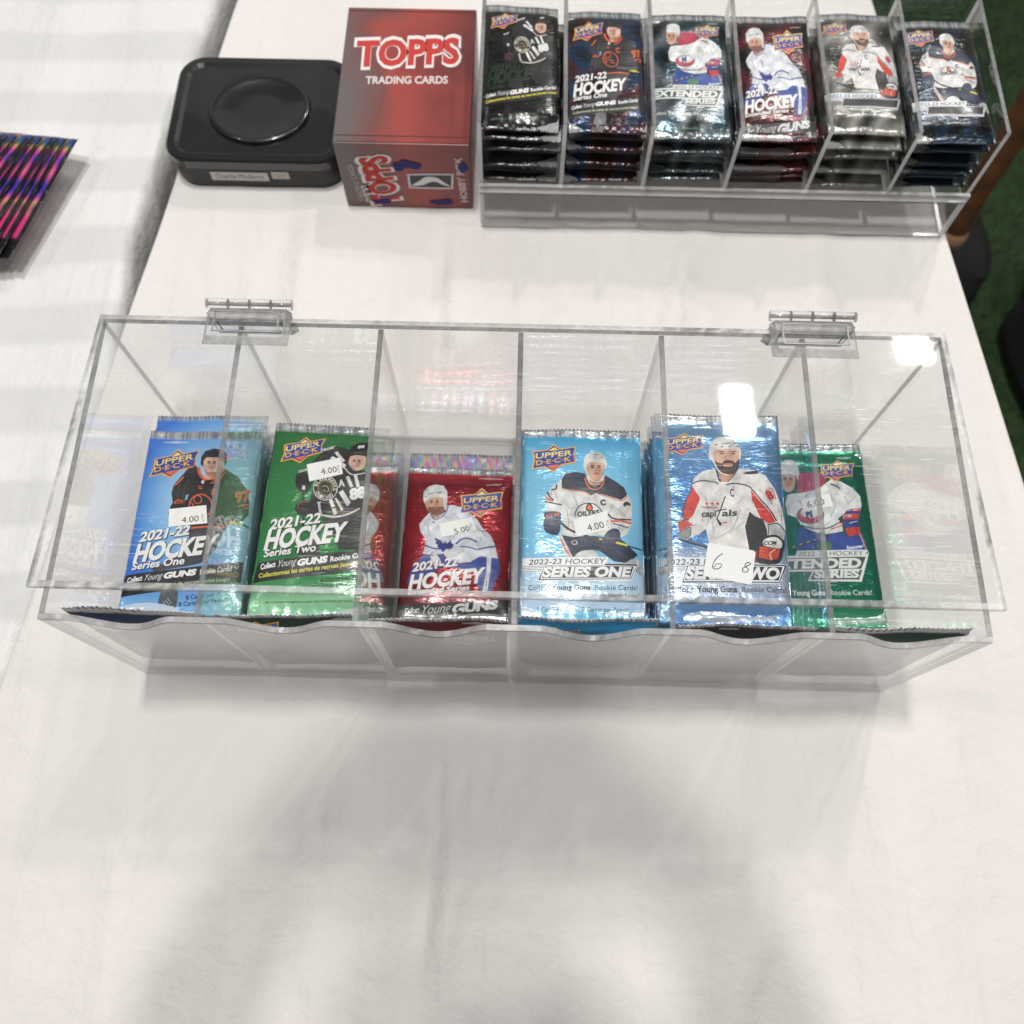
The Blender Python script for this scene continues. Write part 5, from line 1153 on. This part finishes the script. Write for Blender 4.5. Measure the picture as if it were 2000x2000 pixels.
# ---- things on the turf beside the table
b = bmesh.new(); pts = [(.618, .747, -.515, .013), (.622, .75, -.50, .017), (.618, .75, -.46, .0185), (.614, .752, -.40, .017), (.612, .76, -.25, .02), (.612, .77, -.05, .021)]
loft(b, [[(x + r * math.cos(a * math.pi / 10), y + r * math.sin(a * math.pi / 10), z) for a in range(20)] for x, y, z, r in pts])
MAT['wood'] = plain('brown_wood', '#7a5236', .55, 0, 30, .35, .2); MAT['tanwood'] = plain('pale_wood', '#b98d70', .55, 0, 30, .15, .1)
po = empty('chair_arm', (0, 0, 0)); tag(po, 'brown wooden post with a pale rounded end beside the far table corner', 'post'); bm_obj('post', b, po, (MAT['wood'],), True)
b = bmesh.new(); rings = []
for i in range(9):
    a = math.pi * i / 8 * .98 + .02; rings.append([(.621 + .0205 * math.sin(a) * math.cos(q * math.pi / 10), .749 + .0205 * math.sin(a) * math.sin(q * math.pi / 10), -.497 - .03 * math.cos(a)) for q in range(20)])
loft(b, rings[::1]); bm_obj('post_end', b, po, (MAT['tanwood'],), True)
def blob(name, cx, cy_, cz, rx, ry, rz, seed, label, cat):
    b = bmesh.new(); bmesh.ops.create_icosphere(b, subdivisions=4, radius=1)
    rg = random.Random(seed); ph = [rg.uniform(0, 6) for _ in range(4)]
    for v in b.verts:
        x, y, z = v.co; k = 1 + .09 * math.sin(5 * x + ph[0] + 3 * z) + .07 * math.sin(7 * y + ph[1]) + .05 * math.sin(9 * z + 4 * x + ph[2])
        sq = lambda q: math.copysign(abs(q) ** .7, q)
        v.co = Vector((sq(x) * k * rx, sq(y) * k * ry, max(sq(z) * k, -.96) * rz))
    o = bm_obj(name, b, None, (MAT['black_cloth'],), True); o.location = (cx, cy_, cz); tag(o, label, cat); return o
MAT['black_cloth'] = plain('black_fabric', '#0d0d0f', .8, 0, 120, .3, .4)
blob('fabric_bag', .885, .66, FZ + .07, .085, .16, .075, 4, 'slumped black bag lying on the turf at the right edge', 'bag')
blob('shoe', .735, .875, FZ + .04, .035, .10, .042, 9, 'dark shoe on the turf below the wooden post', 'shoe')

# ------------------------------------------------------------------ the person taking the photograph, bent over the near side of the table
def skin_figure(name, joints, edges, parent, root=0, sub=2):
    me = bpy.data.meshes.new(name); me.from_pydata([j[:3] for j in joints], edges, [])
    o = bpy.data.objects.new(name, me); COL.objects.link(o)
    sk = o.modifiers.new('skin', 'SKIN'); sk.use_smooth_shade = True
    for i, (v, j) in enumerate(zip(me.skin_vertices[0].data, joints)):
        r = j[3]; v.radius = r if isinstance(r, tuple) else (r, r); v.use_root = i == root
    ss = o.modifiers.new('sub', 'SUBSURF'); ss.levels = sub; ss.render_levels = sub
    dg = bpy.context.evaluated_depsgraph_get(); m2 = bpy.data.meshes.new_from_object(o.evaluated_get(dg)); bpy.data.objects.remove(o)
    m2.materials.clear()
    for p in m2.polygons: p.use_smooth = True
    return obj(name, m2, parent)
J = [(0, -.62, .20, (.15, .11)), (0, -.56, .40, (.15, .11)), (0, -.48, .60, (.17, .11)), (0, -.41, .735, (.10, .08)), (0, -.345, .80, .052), (0, -.30, .845, .06), (0, -.265, .90, (.075, .088)), (0, -.25, .96, (.066, .075)),
     (-.16, -.43, .70, .062), (-.185, -.37, .47, .046), (-.135, -.21, .565, .034), (-.105, -.165, .615, .028), (.16, -.43, .70, .062), (.185, -.37, .47, .046), (.135, -.21, .565, .034), (.105, -.165, .615, .028),
     (-.10, -.63, .10, .10), (-.11, -.60, -.28, .065), (-.11, -.63, -.66, .042), (-.11, -.54, -.70, .036), (.10, -.63, .10, .10), (.11, -.60, -.28, .065), (.11, -.63, -.66, .042), (.11, -.54, -.70, .036)]
E_ = [(0, 1), (1, 2), (2, 3), (3, 4), (4, 5), (5, 6), (6, 7), (3, 8), (8, 9), (9, 10), (10, 11), (3, 12), (12, 13), (13, 14), (14, 15), (0, 16), (16, 17), (17, 18), (18, 19), (0, 20), (20, 21), (21, 22), (22, 23)]
for s_ in (-1, 1):   # palms and five fingers closing round the camera body
    w = 11 if s_ < 0 else 15; pb = len(J); J.append((s_ * .088, -.150, .650, .024)); E_.append((w, pb))
    for q, (dx, dy, dz) in enumerate(((-.002, .022, .030), (-.001, .026, .014), (0, .027, -.002), (.002, .024, -.017), (-.014, -.026, -.006))):
        a = len(J); J.append((s_ * (.084 + dx), -.150 + dy, .652 + dz, .0095)); J.append((s_ * (.068 + dx), -.144 + dy * 1.2, .655 + dz, .0088)); J.append((s_ * (.052 + dx), -.146 + dy * 1.15, .655 + dz, .0078))
        E_ += [(pb, a), (a, a + 1), (a + 1, a + 2)]
pe = empty('person', (0, 0, 0)); tag(pe, 'person in dark clothes bending over the table with a camera', 'person')
bo = skin_figure('body', J, E_, pe); me = bo.data
for m in (plain('skin', '#c99b82', .5), plain('dark_jacket', '#22242b', .8, 0, 90, .3, .4), plain('dark_trousers', '#1b1c20', .85), plain('hair', '#2a1f18', .6, 0, 200, .4, .6), plain('shoe_leather', '#101010', .4)): me.materials.append(m)
for p in me.polygons:
    c = p.center; k = 1
    if c.z > .80 and abs(c.x) < .12: k = 3 if (c.y < -.29 - (c.z - .93) * -.5 and c.z > .86) or c.z > .985 else 0
    elif c.y > -.195 and c.z > .5: k = 0
    elif c.z < -.64: k = 4
    elif c.z < .16: k = 2
    p.material_index = k
hc = empty('handheld_camera', (0, 0, 0)); tag(hc, 'black camera held over the table by the person', 'camera')
hc.matrix_world = camo.matrix_world.copy(); MAT['cambody'] = plain('camera_black', '#151516', .55, 0, 300, .2, .3)
b = bmesh.new(); add_box(b, -.066, .066, -.045, .045, .048, .085, .008, 0, 3); bm_obj('camera_body', b, hc, (MAT['cambody'],))
b = bmesh.new(); loft(b, [[(r * math.cos(a * math.pi / 16), r * math.sin(a * math.pi / 16), z) for a in range(32)] for r, z in ((.033, .048), (.035, .044), (.035, .030), (.032, .028), (.032, .014), (.030, .012))]); bm_obj('lens', b, hc, (MAT['cambody'],))
